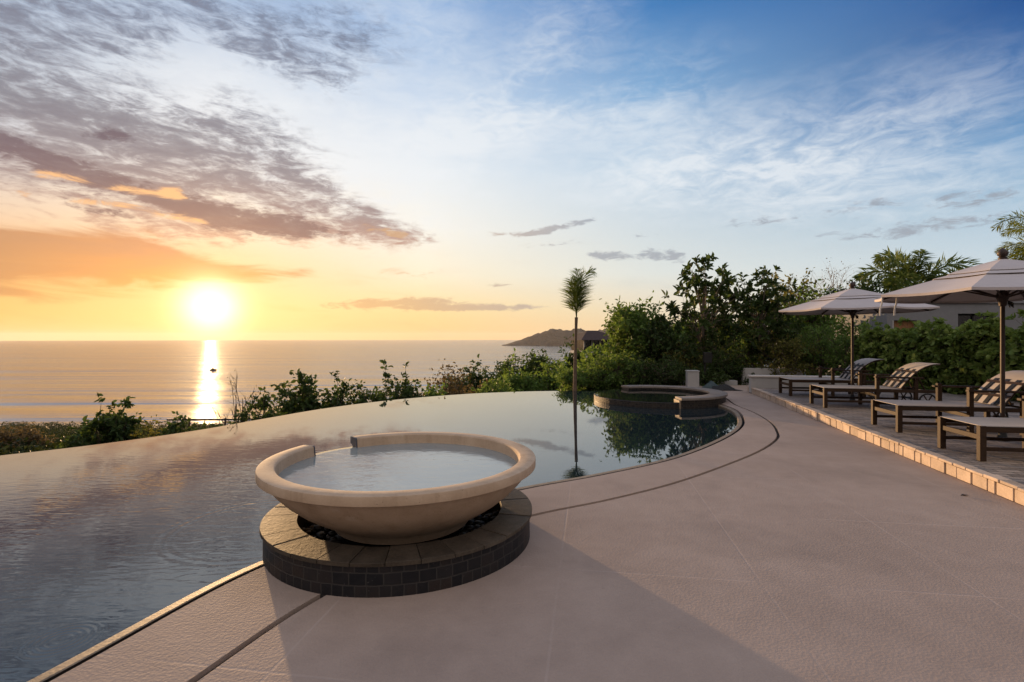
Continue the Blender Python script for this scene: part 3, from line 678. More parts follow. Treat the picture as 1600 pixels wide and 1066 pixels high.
# ------------------------------------------------------------------ loungers
def lounger(label):
    root = empty('sun_lounger'); tag(root, label, 'sun lounger', 'sun loungers on the paved deck')
    W = .34; wd = M['wood']
    def part(name, fn, mat=wd, bevel=.004, smooth=None, parent=root):
        b = MB(); fn(b); return b.build(name, mat, parent, bevel=bevel, smooth=smooth)
    for s in (1, -1):
        y = s*W
        part('leg', lambda b: b.box((0, y-.03, 0), (.065, y+.03, .395)))
        part('arm_post', lambda b: b.box((.93, y-.03, 0), (.99, y+.03, .675)))
        part('rear_leg', lambda b: b.box((1.60, y-.028, 0.0), (1.66, y+.028, .60)))
        part('side_rail', lambda b: b.box((.066, y-.022, .325), (1.98, y+.022, .385)))
        part('lower_rail', lambda b: b.box((.066, y-.016, .115), (1.598, y+.016, .155)))
        part('armrest', lambda b: b.bar((.90, s*(W+.0325), .625), (1.74, s*(W+.0325), .615), .07, .03))
        w = empty('wheel', (1.80, s*(W+.065), .165)); w.parent = root
        def tyre(b):
            b.tube([(.148*math.cos(2*PI*k/24), 0, .148*math.sin(2*PI*k/24)) for k in range(25)], .016, 8, caps=False)
        part('tyre', tyre, M['rubber'], 0, 60, w)
        def spokes(b):
            for k in range(6):
                a = 2*PI*k/6; b.bar((0, 0, 0), (.135*math.cos(a), 0, .135*math.sin(a)), .014, .026, up=(0, 1, 0))
            b.tube([(0, -.025, 0), (0, .025, 0)], .03, 12)
        part('spokes', spokes, wd, 0, None, w)
    part('end_rail', lambda b: b.box((.018, -W+.031, .235), (.048, W-.031, .290)))
    part('cross_rail', lambda b: b.box((.945, -W+.031, .235), (.975, W-.031, .290)))
    part('axle', lambda b: b.tube([(1.80, -W-.05, .165), (1.80, W+.05, .165)], .014, 10), M['iron'], 0, 40)
    def sling(b):
        n = 14; vs = []; th = .008
        for i in range(n+1):
            x = .02+1.36*i/n
            for (yy, dz) in ((-W-.015, 0), (-.17, -.010), (0, -.014), (.17, -.010), (W+.015, 0)):
                vs.append((x, yy, .398+dz*math.sin(PI*i/n)))
        m = 5; top = len(vs); vs += [(x, y, z-th) for x, y, z in vs]
        fs = [(i*m+j, (i+1)*m+j, (i+1)*m+j+1, i*m+j+1) for i in range(n) for j in range(m-1)]
        fs += [tuple(top+q for q in reversed(f)) for f in fs]
        for i in range(n):
            fs += [(i*m, top+i*m, top+(i+1)*m, (i+1)*m), (i*m+m-1, (i+1)*m+m-1, top+(i+1)*m+m-1, top+i*m+m-1)]
        fs += [tuple([j for j in range(m)]+[top+j for j in reversed(range(m))]), tuple([n*m+j for j in reversed(range(m))]+[top+n*m+j for j in range(m)])]
        b.add(vs, fs)
    part('seat', sling, M['sling'], 0, 50)
    prof = [(1.385, .40), (1.46, .505), (1.54, .605), (1.62, .69), (1.70, .76), (1.79, .815), (1.88, .85), (1.97, .868), (2.06, .872)]
    def back(b, off=0.0, th=.010, w=W-.012):
        k = len(prof); vs = []
        for i, (x, z) in enumerate(prof):
            dx = prof[min(i+1, k-1)][0]-prof[max(i-1, 0)][0]; dzz = prof[min(i+1, k-1)][1]-prof[max(i-1, 0)][1]; L = math.hypot(dx, dzz)
            nx, nz = -dzz/L, dx/L
            for t in (off, off-th):
                vs += [(x+nx*t, -w, z+nz*t), (x+nx*t, w, z+nz*t)]
        fs = []
        for i in range(k-1):
            a = i*4; c = a+4
            fs += [(a, a+1, c+1, c), (a+2, c+2, c+3, a+3), (a, c, c+2, a+2), (a+1, a+3, c+3, c+1)]
        fs += [(0, 2, 3, 1), ((k-1)*4, (k-1)*4+1, (k-1)*4+3, (k-1)*4+2)]
        b.add(vs, fs)
    part('backrest', lambda b: back(b, .016), M['sling'], 0, 50)
    for s in (1, -1):
        def side(b):
            pts = [(x, s*(W-.03), z) for x, z in prof]
            for p, q in zip(pts[:-1], pts[1:]): b.bar(p, q, .036, .026, up=(-.7, 0, .7))
        part('back_frame', side, wd, 0)
    def straps(b):
        for (i, j) in ((1, .2), (3, .3)):
            x = prof[i][0]+(prof[i+1][0]-prof[i][0])*j; z = prof[i][1]+(prof[i+1][1]-prof[i][1])*j
            b.bar((x-.016, -W, z+.016), (x-.016, W, z+.016), .045, .010, up=(-.7, 0, .7))
    part('back_slat', straps, wd, 0)
    for y in (-.205, .0, .205):  # dark strips modelled in place of the arm posts' shadows on the lower backrest
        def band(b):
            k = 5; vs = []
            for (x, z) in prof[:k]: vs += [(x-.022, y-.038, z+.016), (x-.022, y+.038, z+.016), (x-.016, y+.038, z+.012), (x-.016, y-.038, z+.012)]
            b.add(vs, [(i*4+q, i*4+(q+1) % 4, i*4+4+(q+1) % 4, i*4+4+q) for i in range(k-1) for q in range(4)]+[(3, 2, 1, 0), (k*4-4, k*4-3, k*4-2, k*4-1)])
        part('post_shadow_strip', band, M['iron'], 0)
    part('prop', lambda b: (b.bar((1.70, -.2, .70), (1.86, -.2, .36), .03, .02), b.bar((1.70, .2, .70), (1.86, .2, .36), .03, .02), b.bar((1.855, -W+.03, .355), (1.855, W-.03, .355), .03, .03)), wd, .003)
    return root
LA = math.atan2(-.167, .986)
LN = [((5.32, 6.115), 'nearest sun lounger, its backrest cut off by the photo edge'),
      ((5.71, 7.865), 'sun lounger whose backrest stands just behind the near umbrella pole'),
      ((6.245, 10.50), 'sun lounger with pale raised backrest midway between the two umbrella poles'),
      ((6.665, 12.55), 'farthest sun lounger, its foot beside the low white wall')]
first = None
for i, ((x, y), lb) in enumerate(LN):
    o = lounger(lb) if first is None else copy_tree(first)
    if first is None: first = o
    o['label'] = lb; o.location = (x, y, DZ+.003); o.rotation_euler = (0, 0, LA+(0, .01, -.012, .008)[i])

# ------------------------------------------------------------------ umbrellas
def umbrella(label):
    root = empty('market_umbrella'); tag(root, label, 'umbrella', 'market umbrellas on the paved deck')
    RR, ZR, ZP = 1.50, 1.995, 2.40
    pw = M['pole_wood']; cv = M['canvas']
    b = MB(); b.tube([(0, 0, .05), (0, 0, 2.5)], .026, 14); b.build('pole', pw, root, smooth=40)
    b = MB(); b.lathe([(0.0, 0), (.075, 0), (.075, .02), (.05, .05), (.038, .13), (.034, .16), (0, .16)], 20); b.build('base_socket', M['iron'], root, smooth=40)
    ang = [R(36+45*k) for k in range(8)]
    def shell(rows, per, th, sag):
        """rows: (radius, z) on the ribs; cloth hangs a little between the ribs"""
        b = MB(); vs = []
        n = 8*per
        for (r, z) in rows:
            for k in range(8):
                a, c = Vector((math.cos(ang[k]), math.sin(ang[k])))*r, Vector((math.cos(ang[(k+1) % 8]), math.sin(ang[(k+1) % 8])))*r
                for j in range(per):
                    s = j/per; p = a.lerp(c, s); q = 4*s*(1-s)
                    p = p*(1-.03*q*(r/RR)); vs.append((p.x, p.y, z-sag*q*(r/RR)))
        m = len(rows); top = len(vs); vs += [(x, y, z-th) for x, y, z in vs]
        fs = [(i*n+j, i*n+(j+1) % n, (i+1)*n+(j+1) % n, (i+1)*n+j) for i in range(m-1) for j in range(n)]
        fs = [tuple(reversed(f)) for f in fs]
        fs += [tuple(top+q for q in reversed(f)) for f in fs]
        for j in range(n):
            fs.append((j, (j+1) % n, top+(j+1) % n, top+j)); a = (m-1)*n
            fs.append((a+(j+1) % n, a+j, top+a+j, top+a+(j+1) % n))
        b.add(vs, fs); return b
    H = ZP-ZR
    zat = lambda r: ZR+H*(1-(r/RR)**1.12)
    shell([(r, zat(r)) for r in (.48, .72, .96, 1.2, 1.4, 1.49, 1.50)]+[(1.498, ZR-.03)], 6, .004, .022).build('canopy', cv, root, smooth=7)
    shell([(r, zat(r)+.035+.03*(1-r/.66)) for r in (.03, .2, .4, .60)]+[(.66, zat(.66)+.026)], 6, .004, .012).build('vent_cap', cv, root, smooth=7)
    shell([(r, zat(r)+.012) for r in (.03, .4)]+[(.84, zat(.84)+.016)], 6, .004, .010).build('vent_flap', cv, root, smooth=7)
    b = MB(); b.lathe([(0, ZP+.05), (.045, ZP+.05), (.05, ZP+.075), (.035, ZP+.09), (.058, ZP+.115), (.062, ZP+.145), (.045, ZP+.175), (.012, ZP+.205), (0, ZP+.21)], 18); b.build('finial', pw, root, smooth=50)
    b = MB(); b.lathe([(.026, ZR+.03), (.05, ZR+.03), (.075, ZR-.03), (.07, ZR-.06), (.05, ZR-.10), (.04, ZR-.17), (.026, ZR-.18)], 18); b.build('hub', pw, root, smooth=40)
    for a in ang:
        d = Vector((math.cos(a), math.sin(a), 0))
        b = MB(); b.bar(d*.05+Vector((0, 0, zat(.05)-.035)), d*(RR-.02)+Vector((0, 0, ZR-.022)), .022, .026); b.build('rib', pw, root)
        b = MB(); b.bar(d*.06+Vector((0, 0, ZR-.05)), d*.78+Vector((0, 0, zat(.78)-.03)), .018, .022); b.build('strut', pw, root)
    rng = random.Random(6); b = MB()
    for k in range(6):
        x0 = .04+rng.uniform(0, .03); l = rng.uniform(.05, .11)
        b.tube([(.03, -.03, ZR-.10), (x0+.03, -.05+rng.uniform(-.03, .03), ZR-.10-l*.4), (x0+.02, -.05+rng.uniform(-.03, .03), ZR-.10-l), (.04, -.035, ZR-.12)], .007, 6)
    b.build('pulley_rope', M['iron'], root, smooth=60)
    return root
U1 = umbrella('nearer cream umbrella, two white tie straps hanging off its left corner'); U1.location = (6.66, 6.95, DZ)
for dx in (0, .16):
    a = R(171); tip = Vector((math.cos(a)*1.48, math.sin(a)*1.48+dx*.0, 1.97))
    b = MB(); p = [tip+Vector((dx*.9, -dx*.5, 0)), tip+Vector((dx*.9-.01, -dx*.5, -.10)), tip+Vector((dx*.9-.035, -dx*.5, -.19)), tip+Vector((dx*.9-.03, -dx*.5+.01, -.27))]
    for q, r_ in zip(p[:-1], p[1:]): b.bar(q, r_, .022, .006, up=(0, 1, 0))
    b.build('tie_strap', M['white_strap'], U1)
U2 = copy_tree(U1); U2['label'] = 'farther cream umbrella, standing behind the midway sun lounger'; U2.location = (7.38, 11.1, DZ)
for ch_ in [c for c in U2.children if c.name.startswith('tie_strap')]: bpy.data.objects.remove(ch_)

# ------------------------------------------------------------------ low walls and small things round the far terrace
def low_wall(a, b_, th, z0, z1, label, cap=True, cat='wall'):
    root = empty('garden_wall', (a[0], a[1], z0), math.atan2(b_[1]-a[1], b_[0]-a[0])); tag(root, label, cat)
    L = math.hypot(b_[0]-a[0], b_[1]-a[1]); h = z1-z0
    m = MB(); m.box((0, 0, 0), (L, th, h-.045 if cap else h)); m.build('wall_body', M['wall_white'], root, bevel=.006)
    if cap:
        m = MB(); m.box((-.035, -.035, h-.044), (L+.03, th+.035, h)); m.build('wall_cap', M['wall_cap'], root, bevel=.008)
wa = dk(9.75, -.02); wb = (wa[0]+2.6, wa[1]-.50)
low_wall(wa, wb, .24, .02, .50, 'low white wall with a stone cap closing the far deck end')
low_wall((7.75, 17.2), (9.6, 16.9), .2, -.1, .53, 'plain pale low wall behind the capped white wall, plants before it', cap=False)
low_wall((5.75, 17.05), (7.4, 16.8), .3, -.1, .14, 'long low pale ledge at the far terrace edge', cap=False)
root = empty('pedestal', (5.62, 15.95, 0), R(-8)); tag(root, 'square white pedestal standing behind the raised spa', 'pedestal')
m = MB(); m.box((-.17, -.17, 0), (.17, .17, .50)); m.build('shaft', M['wall_white'], root, bevel=.01)
m = MB(); m.box((-.185, -.185, .502), (.185, .185, .535)); m.build('cap', M['wall_white'], root, bevel=.008)
root = empty('post_box', (6.25, 16.6, -.1)); tag(root, 'small black box on a thin post among the bushes', 'box')
m = MB(); m.bar((0, 0, 0), (0, 0, 1.15), .05, .05); m.build('post', M['iron'], root)
m = MB(); m.box((-.06, -.11, .84), (.20, .03, 1.18)); m.build('housing', M['iron'], root, bevel=.015)
def tarp():
    rng = random.Random(9); root = empty('tarp_heap', (6.12, 15.35, 0)); tag(root, 'crumpled heap of teal and dark sheeting on the terrace', 'tarp')
    for nm, mat, ox, oy, rx, ry, h, sd in (('sheet', M['tarp'], -.12, .1, .30, .26, .20, 1), ('sheet', M['tarp_dark'], .14, -.12, .44, .30, .15, 2)):
        r2 = random.Random(sd); b = MB(); n = 18; vs = []
        ph = [r2.uniform(0, 6) for _ in range(8)]
        for i in range(n+1):
            for j in range(n+1):
                u, v = i/n*2-1, j/n*2-1; d = min(1, math.hypot(u, v))
                z = h*max(0, 1-d**1.6)*(1+.35*math.sin(5*u+ph[0])*math.cos(4*v+ph[1]))+.02*math.sin(9*u+ph[2])*math.sin(8*v+ph[3])
                vs.append((ox+u*rx*(1+.1*math.sin(3*v+ph[4])), oy+v*ry*(1+.1*math.sin(3*u+ph[5])), max(.004, z+.012)))
        b.add(vs, [(i*(n+1)+j, (i+1)*(n+1)+j, (i+1)*(n+1)+j+1, i*(n+1)+j+1) for i in range(n) for j in range(n)])
        b.build(nm, mat, root, smooth=70)
tarp()

def fallen_leaf():
    x, y = gp(1508, 775); b = MB()
    b.add([(-.045, 0, .004), (-.01, .022, .012), (.045, .004, .007), (-.008, -.020, .014), (0, 0, .005)], [(0, 4, 1), (1, 4, 2), (2, 4, 3), (3, 4, 0)])
    o = b.build('fallen_leaf', M['tarp_dark']); o.location = (x, y, 0); tag(o, 'single dry dark leaf lying on the terrace near the kerb', 'leaf')
fallen_leaf()
def rail_fence():
    Y = 13.2; xs_ = [at_x(px, Y) for px in (296, 352, 402)]; z = EYE-(654-HY)/F*Y
    root = empty('rail_fence', (xs_[1], Y, z-1.2)); tag(root, 'thin dark rail fence beyond the pool rim under the sun glitter', 'fence')
    for x in xs_: b = MB(); b.bar((x-xs_[1], 0, -1), (x-xs_[1], 0, 1.22), .03, .03); b.build('post', M['pole_wood'], root)
    b = MB(); b.bar((xs_[0]-xs_[1]-.6, .03, 1.16), (xs_[2]-xs_[1]+.5, .03, 1.19), .03, .045); b.build('rail', M['pole_wood'], root)
def at_x(px, Y): return (px-CX)/F*Y
rail_fence()

# ------------------------------------------------------------------ houses
def near_house():
    root = empty('white_house', (12.2, 19.0, -.1)); tag(root, 'low white house behind the hedge with brown double door', 'house')
    def add(nm, lo, hi, mat, bev=.01): b = MB(); b.box(lo, hi); return b.build(nm, mat, root, bevel=bev)
    # front wall left in pieces round the openings
    b = MB(); H = 2.92
    for lo, hi in (((1.72, 0, 0), (1.90, .3, H)), ((1.90, 0, 2.30), (2.90, .3, H)), ((2.90, 0, 0), (4.35, .3, H)), ((4.35, 0, 2.55), (5.75, .3, H)), ((4.35, 0, 0), (5.75, .3, .7)), ((5.75, 0, 0), (16, .3, H)), ((1.72, .3, 0), (2.0, 8, H)), ((2.0, 7.7, 0), (16, 8, H))): b.box(lo, hi)
    b.build('wall', M['house_wall'], root)
    add('roof', (1.65, -.06, H+.003), (16.1, 8.1, H+.10), M['house_wall'])
    d = add('door', (1.965, .16, 0), (2.425, .21, 2.295), M['door_wood']); d2 = add('door', (2.435, .16, 0), (2.835, .21, 2.295), M['door_wood'])
    for x0, x1 in ((1.90, 1.962), (2.838, 2.90)): add('door_jamb', (x0, -.02, 0), (x1, .22, 2.297), M['wall_white'])
    w = add('window', (4.353, .2, .703), (5.747, .23, 2.547), M['glass_dark'], 0)
    b = MB(); b.box((5.02, .17, .705), (5.08, .198, 2.545)); b.box((4.355, .17, 2.48), (5.745, .199, 2.545)); b.build('window_frame', M['iron'], w)
near_house()
def hill_house():
    Y = 78.0; X = (919-CX)/F*Y; z0 = -7.2
    root = empty('hillside_house', (X, Y, z0), R(18)); tag(root, 'white hillside house with dark hipped roof beyond the palm', 'house')
    def add(nm, lo, hi, mat, p=root): b = MB(); b.box(lo, hi); return b.build(nm, mat, p)
    add('wall', (-.75, 0, 0), (5.0, 5, 6.75), M['house_pale'])
    add('upper_room', (-.6, .2, 6.76), (4.8, 4.8, 8.4), M['glass_dark'])
    for x in (-.72, .55, 1.9, 3.4, 4.75): add('pillar', (x, .0, 6.76), (x+.22, .19, 8.4), M['wall_white'])
    add('balcony_rail', (-.75, -.12, 6.76), (5.0, -.02, 7.35), M['glass_dark'])
    b = MB(); x0, x1, y0, y1, e, t = -1.6, 5.7, -.9, 5.8, 8.41, 9.9
    b.add([(x0, y0, e), (x1, y0, e), (x1, y1, e), (x0, y1, e), (1.0, 2.4, t), (2.8, 2.4, t)], [(3, 2, 1, 0), (0, 1, 5, 4), (1, 2, 5), (2, 3, 4, 5), (3, 0, 4)])
    b.build('roof', M['roof_tile'], root)
    b = MB(); b.add([(5.0, -.6, 6.3), (9.6, -.6, 6.3), (9.6, 4.6, 6.3), (5.0, 4.6, 6.3), (5.0, 2, 7.5), (9.6, 2, 7.2)], [(3, 2, 1, 0), (0, 1, 5, 4), (1, 2, 5), (2, 3, 4, 5), (3, 0, 4)])
    b.build('lower_roof', M['roof_tile'], root)
    add('lower_wall', (5.01, 0, 0), (9.2, 4, 6.29), M['wall_white'])
    w = add('window', (6.3, -.03, 4.4), (7.9, .02, 5.8), M['glass_dark'])
hill_house()

# ------------------------------------------------------------------ boat
def boat():
    Y = 61.5*F/(579-HY); X = (333-CX)/F*Y
    root = empty('anchored_boat', (X, Y, -60.4), R(12)); root.scale = (1.1, 1.1, 1.3); tag(root, 'small dark boat with a thin mast out on the sunlit sea', 'boat')
    b = MB(); n = 12; vs = []
    for i in range(n+1):
        u = i/n; x = -5.5+11*u; w = 1.7*math.sin(PI*min(1, .28+u*.72))**.7 if u < 1 else .02
        for (yy, z) in ((-w, 2.2+.8*u*u), (-w*.75, .7), (0, -.3), (w*.75, .7), (w, 2.2+.8*u*u)): vs.append((x, yy, z))
    fs = [(i*5+j, i*5+j+1, (i+1)*5+j+1, (i+1)*5+j) for i in range(n) for j in range(4)]+[(i*5, (i+1)*5, (i+1)*5+4, i*5+4) for i in range(n)]+[(4, 3, 2, 1, 0)]
    b.add(vs, fs); b.build('hull', M['boat_paint'], root, smooth=40)
    b = MB(); b.box((-2.2, -1.0, 2.0), (1.4, 1.0, 3.9)); b.box((-2.5, -1.15, 3.91), (1.8, 1.15, 4.1)); b.build('cabin', M['boat_paint'], root, bevel=.1)
    b = MB(); b.tube([(.2, 0, 4.0), (.2, 0, 13.5)], [.11, .06], 8); b.build('mast', M['boat_paint'], root)
boat()

# ------------------------------------------------------------------ plants
def unit(v):
    return v/np.maximum(np.linalg.norm(v, axis=-1, keepdims=True), 1e-9)
def leaf_mesh(name, pos, dirs, size, rs, width=.5, fold=.25, droop=.15, tone=None):
    """one folded leaf of six corners at each point"""
    n = len(pos); d = unit(dirs); rv = unit(rs.normal(size=(n, 3))+np.array([0, 0, 1.1]))
    side = unit(np.cross(d, rv)); up = np.cross(side, d)
    s = size[:, None]; w = s*width
    p = [pos, pos+d*s*.35+side*w*.5+up*w*fold, pos+d*s*.72+side*w*.40+up*w*fold-up*s*droop*.4, pos+d*s-up*s*droop, pos+d*s*.72-side*w*.40+up*w*fold-up*s*droop*.4, pos+d*s*.35-side*w*.5+up*w*fold]
    V = np.stack(p, axis=1).reshape(-1, 3).astype(np.float32)
    base = (np.arange(n)*6)[:, None]
    Q = np.concatenate([base+np.array([0, 1, 2, 3]), base+np.array([0, 3, 4, 5])], axis=1).reshape(-1)
    me = bpy.data.meshes.new(name); me.vertices.add(len(V)); me.vertices.foreach_set('co', V.reshape(-1))
    nf = n*2; me.loops.add(nf*4); me.loops.foreach_set('vertex_index', Q.astype(np.int32))
    me.polygons.add(nf); me.polygons.foreach_set('loop_start', (np.arange(nf)*4).astype(np.int32)); me.polygons.foreach_set('loop_total', np.full(nf, 4, np.int32))
    me.update(calc_edges=True); me.validate()
    tn = rs.random(n) if tone is None else tone
    at = me.attributes.new('tone', 'FLOAT', 'POINT'); at.data.foreach_set('value', np.repeat(tn, 6).astype(np.float32))
    return me
def bez(a, b, c, n):
    return [a*(1-t)**2+b*2*t*(1-t)+c*t*t for t in np.linspace(0, 1, n)]

def plant(name, part_names, base, height, crown, n_limb, n_twig, n_leaf, leaf, mat, seed, label, cat, group=None, trunk_r=.06, bark='bark', style='spray', clump=.3, stems=1, lean=(0, 0), width=.5, inner=.45, up=.4, low=.25, twig_r=.006, foliage=True):
    """base: (x, y, z); crown: centre height and three radii, from the base; style 'rosette' sets the leaves round the twig tips, 'spray' along the twigs"""
    rs = np.random.RandomState(seed); root = empty(name, base); tag(root, label, cat, group)
    cz, rx, ry, rz = crown; lean = np.array([lean[0], lean[1], 0.0]); C = lean+np.array([0, 0, cz]); wood = MB()
    roots = [np.zeros(3)] if stems == 1 else [np.array([rs.uniform(-.12, .12)*rx, rs.uniform(-.12, .12)*ry, 0]) for _ in range(stems)]
    axes = []
    for r0 in roots:
        topz = min(height*.86, cz+rz*.55)
        tgt = C+np.array([rs.uniform(-.25, .25)*rx, rs.uniform(-.25, .25)*ry, 0]) if stems > 1 else C.copy()
        tgt[2] = topz*rs.uniform(.85, 1.0)
        mid = (r0+tgt)/2+np.array([rs.uniform(-.1, .1)*rx, rs.uniform(-.1, .1)*ry, 0]); mid[2] = tgt[2]*.45
        ax = bez(r0, mid, tgt, 9); axes.append(ax)
        wood.tube([Vector(p) for p in ax], list(np.linspace(trunk_r, trunk_r*.35, 9)), 8 if trunk_r > .04 else 5)
    P, D, SZ, TN = [], [], [], []
    for k in range(n_limb):
        while True:
            q = rs.uniform(-1, 1, 3)
            rr = np.linalg.norm(q)
            if inner < rr <= 1: break
        q = q*(rs.uniform(.80, 1.08))
        end = C+q*np.array([rx, ry, rz])
        if end[2] < height*.04: end[2] = height*.04+abs(rs.normal())*.05
        ax = axes[k % len(axes)]
        t = np.clip((end[2]/max(ax[-1][2], .01))*.62+rs.uniform(-.12, .08), low, .97); i = int(t*8); st = ax[i]+(ax[min(i+1, 8)]-ax[i])*(t*8-i)
        mid = (st+end)/2+np.array([0, 0, 1])*rs.uniform(.0, .22)*np.linalg.norm(end-st)*(1 if up > 0 else -1)+rs.normal(size=3)*.05*np.linalg.norm(end-st)
        lb = bez(st, mid, end, 6); r0 = trunk_r*(.42 if trunk_r > .03 else .6)*(1-.45*t)
        wood.tube([Vector(p) for p in lb], list(np.linspace(r0, twig_r*1.3, 6)), 5, caps=False)
        ltone = rs.uniform(-.22, .22); csz = clump*rs.uniform(.65, 1.25)
        for j in range(n_twig):
            tt = rs.uniform(.45, 1.0) if j else 1.0; ii = min(4, int(tt*5)); b0 = lb[ii]+(lb[ii+1]-lb[ii])*(tt*5-ii)
            dd = unit(rs.normal(size=3)+np.array([0, 0, up])+.8*unit(end-C)); L = csz*rs.uniform(.5, 1.3); e = b0+dd*L
            m2 = (b0+e)/2+np.array([0, 0, .1*L])
            tw = bez(b0, m2, e, 4)
            wood.tube([Vector(p) for p in tw], [twig_r, twig_r*.8, twig_r*.65, twig_r*.4], 3, caps=False)
            m = max(1, int(n_leaf*rs.uniform(.6, 1.4)))
            if not foliage: continue
            if style == 'rosette':
                az = rs.uniform(0, 2*PI)+np.arange(m)*2.4; tl = rs.uniform(.72, 1.0, m)
                pos = b0+(e-b0)*tl[:, None]
                u_ = unit(np.cross(dd, np.array([.3, .2, 1.0]))); v_ = np.cross(dd, u_)
                ld = u_*np.cos(az)[:, None]+v_*np.sin(az)[:, None]+dd*rs.uniform(.1, .9, m)[:, None]+np.array([0, 0, .15])
            else:
                tl = rs.uniform(.15, 1.05, m); pos = b0+(e-b0)*tl[:, None]+rs.normal(size=(m, 3))*csz*.16
                ld = dd*.6+rs.normal(size=(m, 3))+np.array([0, 0, -.25])
            P.append(pos); D.append(ld); SZ.append(leaf*rs.uniform(.55, 1.25, m)); TN.append(np.clip(.5+ltone+rs.normal(size=m)*.2, 0, 1))
    wood.build(part_names[0], M[bark], root, smooth=60)
    if foliage:
        me = leaf_mesh(part_names[1], np.concatenate(P), np.concatenate(D), np.concatenate(SZ), rs, width=width, tone=np.concatenate(TN))
        link(part_names[1], me, M[mat], root)
    return root
def at(px, Y): return (px-CX)/F*Y
def hz(py, Y): return EYE+(HY-py)/F*Y
TR = ('trunk', 'crown'); SH = ('stem', 'foliage')

# shrubs just beyond the infinity edge, each from its place: centre px, top py, half width px, depth
def shrub(px, py, half, Y, seed, label, mat='leaf_dark', leaf=.10, n_limb=16, n_twig=4, n_leaf=7, stems=3, clump=.22, width=.55, zb=None, inner=.35, name='leafy_shrub', **kw):
    leaf *= 1.15; clump *= Y/11; n_limb = int(n_limb*1.9) if half > 18 else n_limb; n_leaf += 2; leaf *= Y/11
    zb = (ground_z(at(px, Y), Y) if zb is None else zb); top = hz(py, Y); h = top-zb; r = half/F*Y
    return plant(name, SH, (at(px, Y), Y, zb), h, (h*.60, r*.88, r*.8, h*.37), n_limb, n_twig, n_leaf, leaf, mat, seed, label, 'shrub', 'shrubs beyond the infinity edge', trunk_r=.022, stems=stems, clump=clump, width=width, inner=inner, twig_r=.004, **kw)
shrub(160, 628, 56, 10.8, 21, 'dark broad-leaved shrub, the leftmost tall one above the pool rim', leaf=.115, n_limb=34, n_twig=4, n_leaf=8, clump=.2)
shrub(187, 612, 24, 11.0, 22, 'thin shrub shoot with drooping leaves rising beside the leftmost tall shrub', leaf=.11, n_limb=10, n_leaf=6, stems=1, clump=.12)
shrub(110, 668, 28, 10.2, 23, 'small dark shrub at the foot of the leftmost tall shrub', n_limb=20, leaf=.09)
shrub(272, 644, 34, 11.2, 24, 'low rounded dark shrub left of the sun glitter', leaf=.09, n_limb=30, n_leaf=7)
shrub(226, 662, 30, 11.0, 25, 'low olive shrub between two dark shrubs left of the glitter', 'leaf_olive', leaf=.07, n_limb=26)
shrub(312, 660, 26, 11.6, 26, 'low dark scrubby shrub directly under the sun glitter', 'leaf_dark', leaf=.07, n_limb=22)
shrub(342, 656, 26, 12.2, 72, 'low dark plants under the glitter beside the thin rail fence', leaf=.07, n_limb=26)
shrub(386, 640, 24, 12.8, 73, 'low dark shrub at the foot of the bare twigs', leaf=.08, n_limb=26)
shrub(205, 655, 22, 11.2, 74, 'small dark shrub right of the leftmost tall shrub', leaf=.08, n_limb=24)
shrub(412, 612, 34, 13.2, 27, 'leafy dark shrub just right of the bare twigs', leaf=.09, n_limb=28, n_leaf=6)
shrub(466, 588, 46, 16.6, 28, 'wide ragged shrub with leafy shoots rising above it at the pool rim', leaf=.095, n_limb=44, n_twig=4, n_leaf=7, stems=4, clump=.24)
shrub(444, 566, 13, 17.3, 37, 'slender leafy shoot leaning left above the tall ragged shrub', leaf=.09, n_limb=8, n_leaf=6, stems=1, clump=.12)
shrub(525, 586, 30, 16.6, 29, 'mid-height airy shrub right of the tall ragged shrub', leaf=.085, n_limb=28, n_leaf=6)
shrub(572, 588, 30, 17.0, 30, 'mid-height airy shrub left of the forked shrub', leaf=.085, n_limb=28, n_leaf=6)
shrub(604, 551, 13, 18.2, 31, 'left shoot of the forked shrub, tall and narrow', leaf=.085, n_limb=12, n_leaf=6, stems=2, clump=.16)
shrub(639, 547, 16, 18.0, 32, 'right shoot of the forked shrub, tallest above the rim', leaf=.085, n_limb=16, n_leaf=5, stems=2, clump=.16)
shrub(482, 560, 14, 17.1, 39, 'slender leafy shoot, taller and to the right above the tall ragged shrub', leaf=.09, n_limb=10, n_leaf=6, stems=1, clump=.12)
shrub(618, 588, 36, 17.6, 40, 'bushy base between the two tall shoots of the forked shrub', leaf=.085, n_limb=26, n_leaf=6)
shrub(655, 596, 26, 17.2, 33, 'small leafy shrub at the foot of the forked shrub', leaf=.08, n_limb=24)
plant('bare_shrub', SH, (at(372, 13.0), 13.0, ground_z(at(372, 13.0), 13.0)), 3.1, (2.25, .78, .6, .9), 16, 6, 2, .05, 'leaf_dry', 34, 'bare twiggy shrub standing before the sun glitter', 'shrub', 'shrubs beyond the infinity edge', trunk_r=.02, stems=3, clump=.36, inner=.4, twig_r=.0055, up=1.0)
shrub(700, 580, 36, 20.0, 35, 'dry brownish airy shrub before the dark hillside trees', 'leaf_dry', leaf=.07, n_limb=34, n_twig=5, n_leaf=6, clump=.4)
shrub(676, 600, 28, 18.5, 36, 'low green shrub under the dry brownish shrub', 'leaf_mid', leaf=.09, n_limb=24)
shrub(30, 668, 46, 22.0, 38, 'flat-topped dry shrub at the left photo edge before the beach', 'leaf_dry', leaf=.06, n_limb=26, n_twig=5, n_leaf=5, clump=.25)

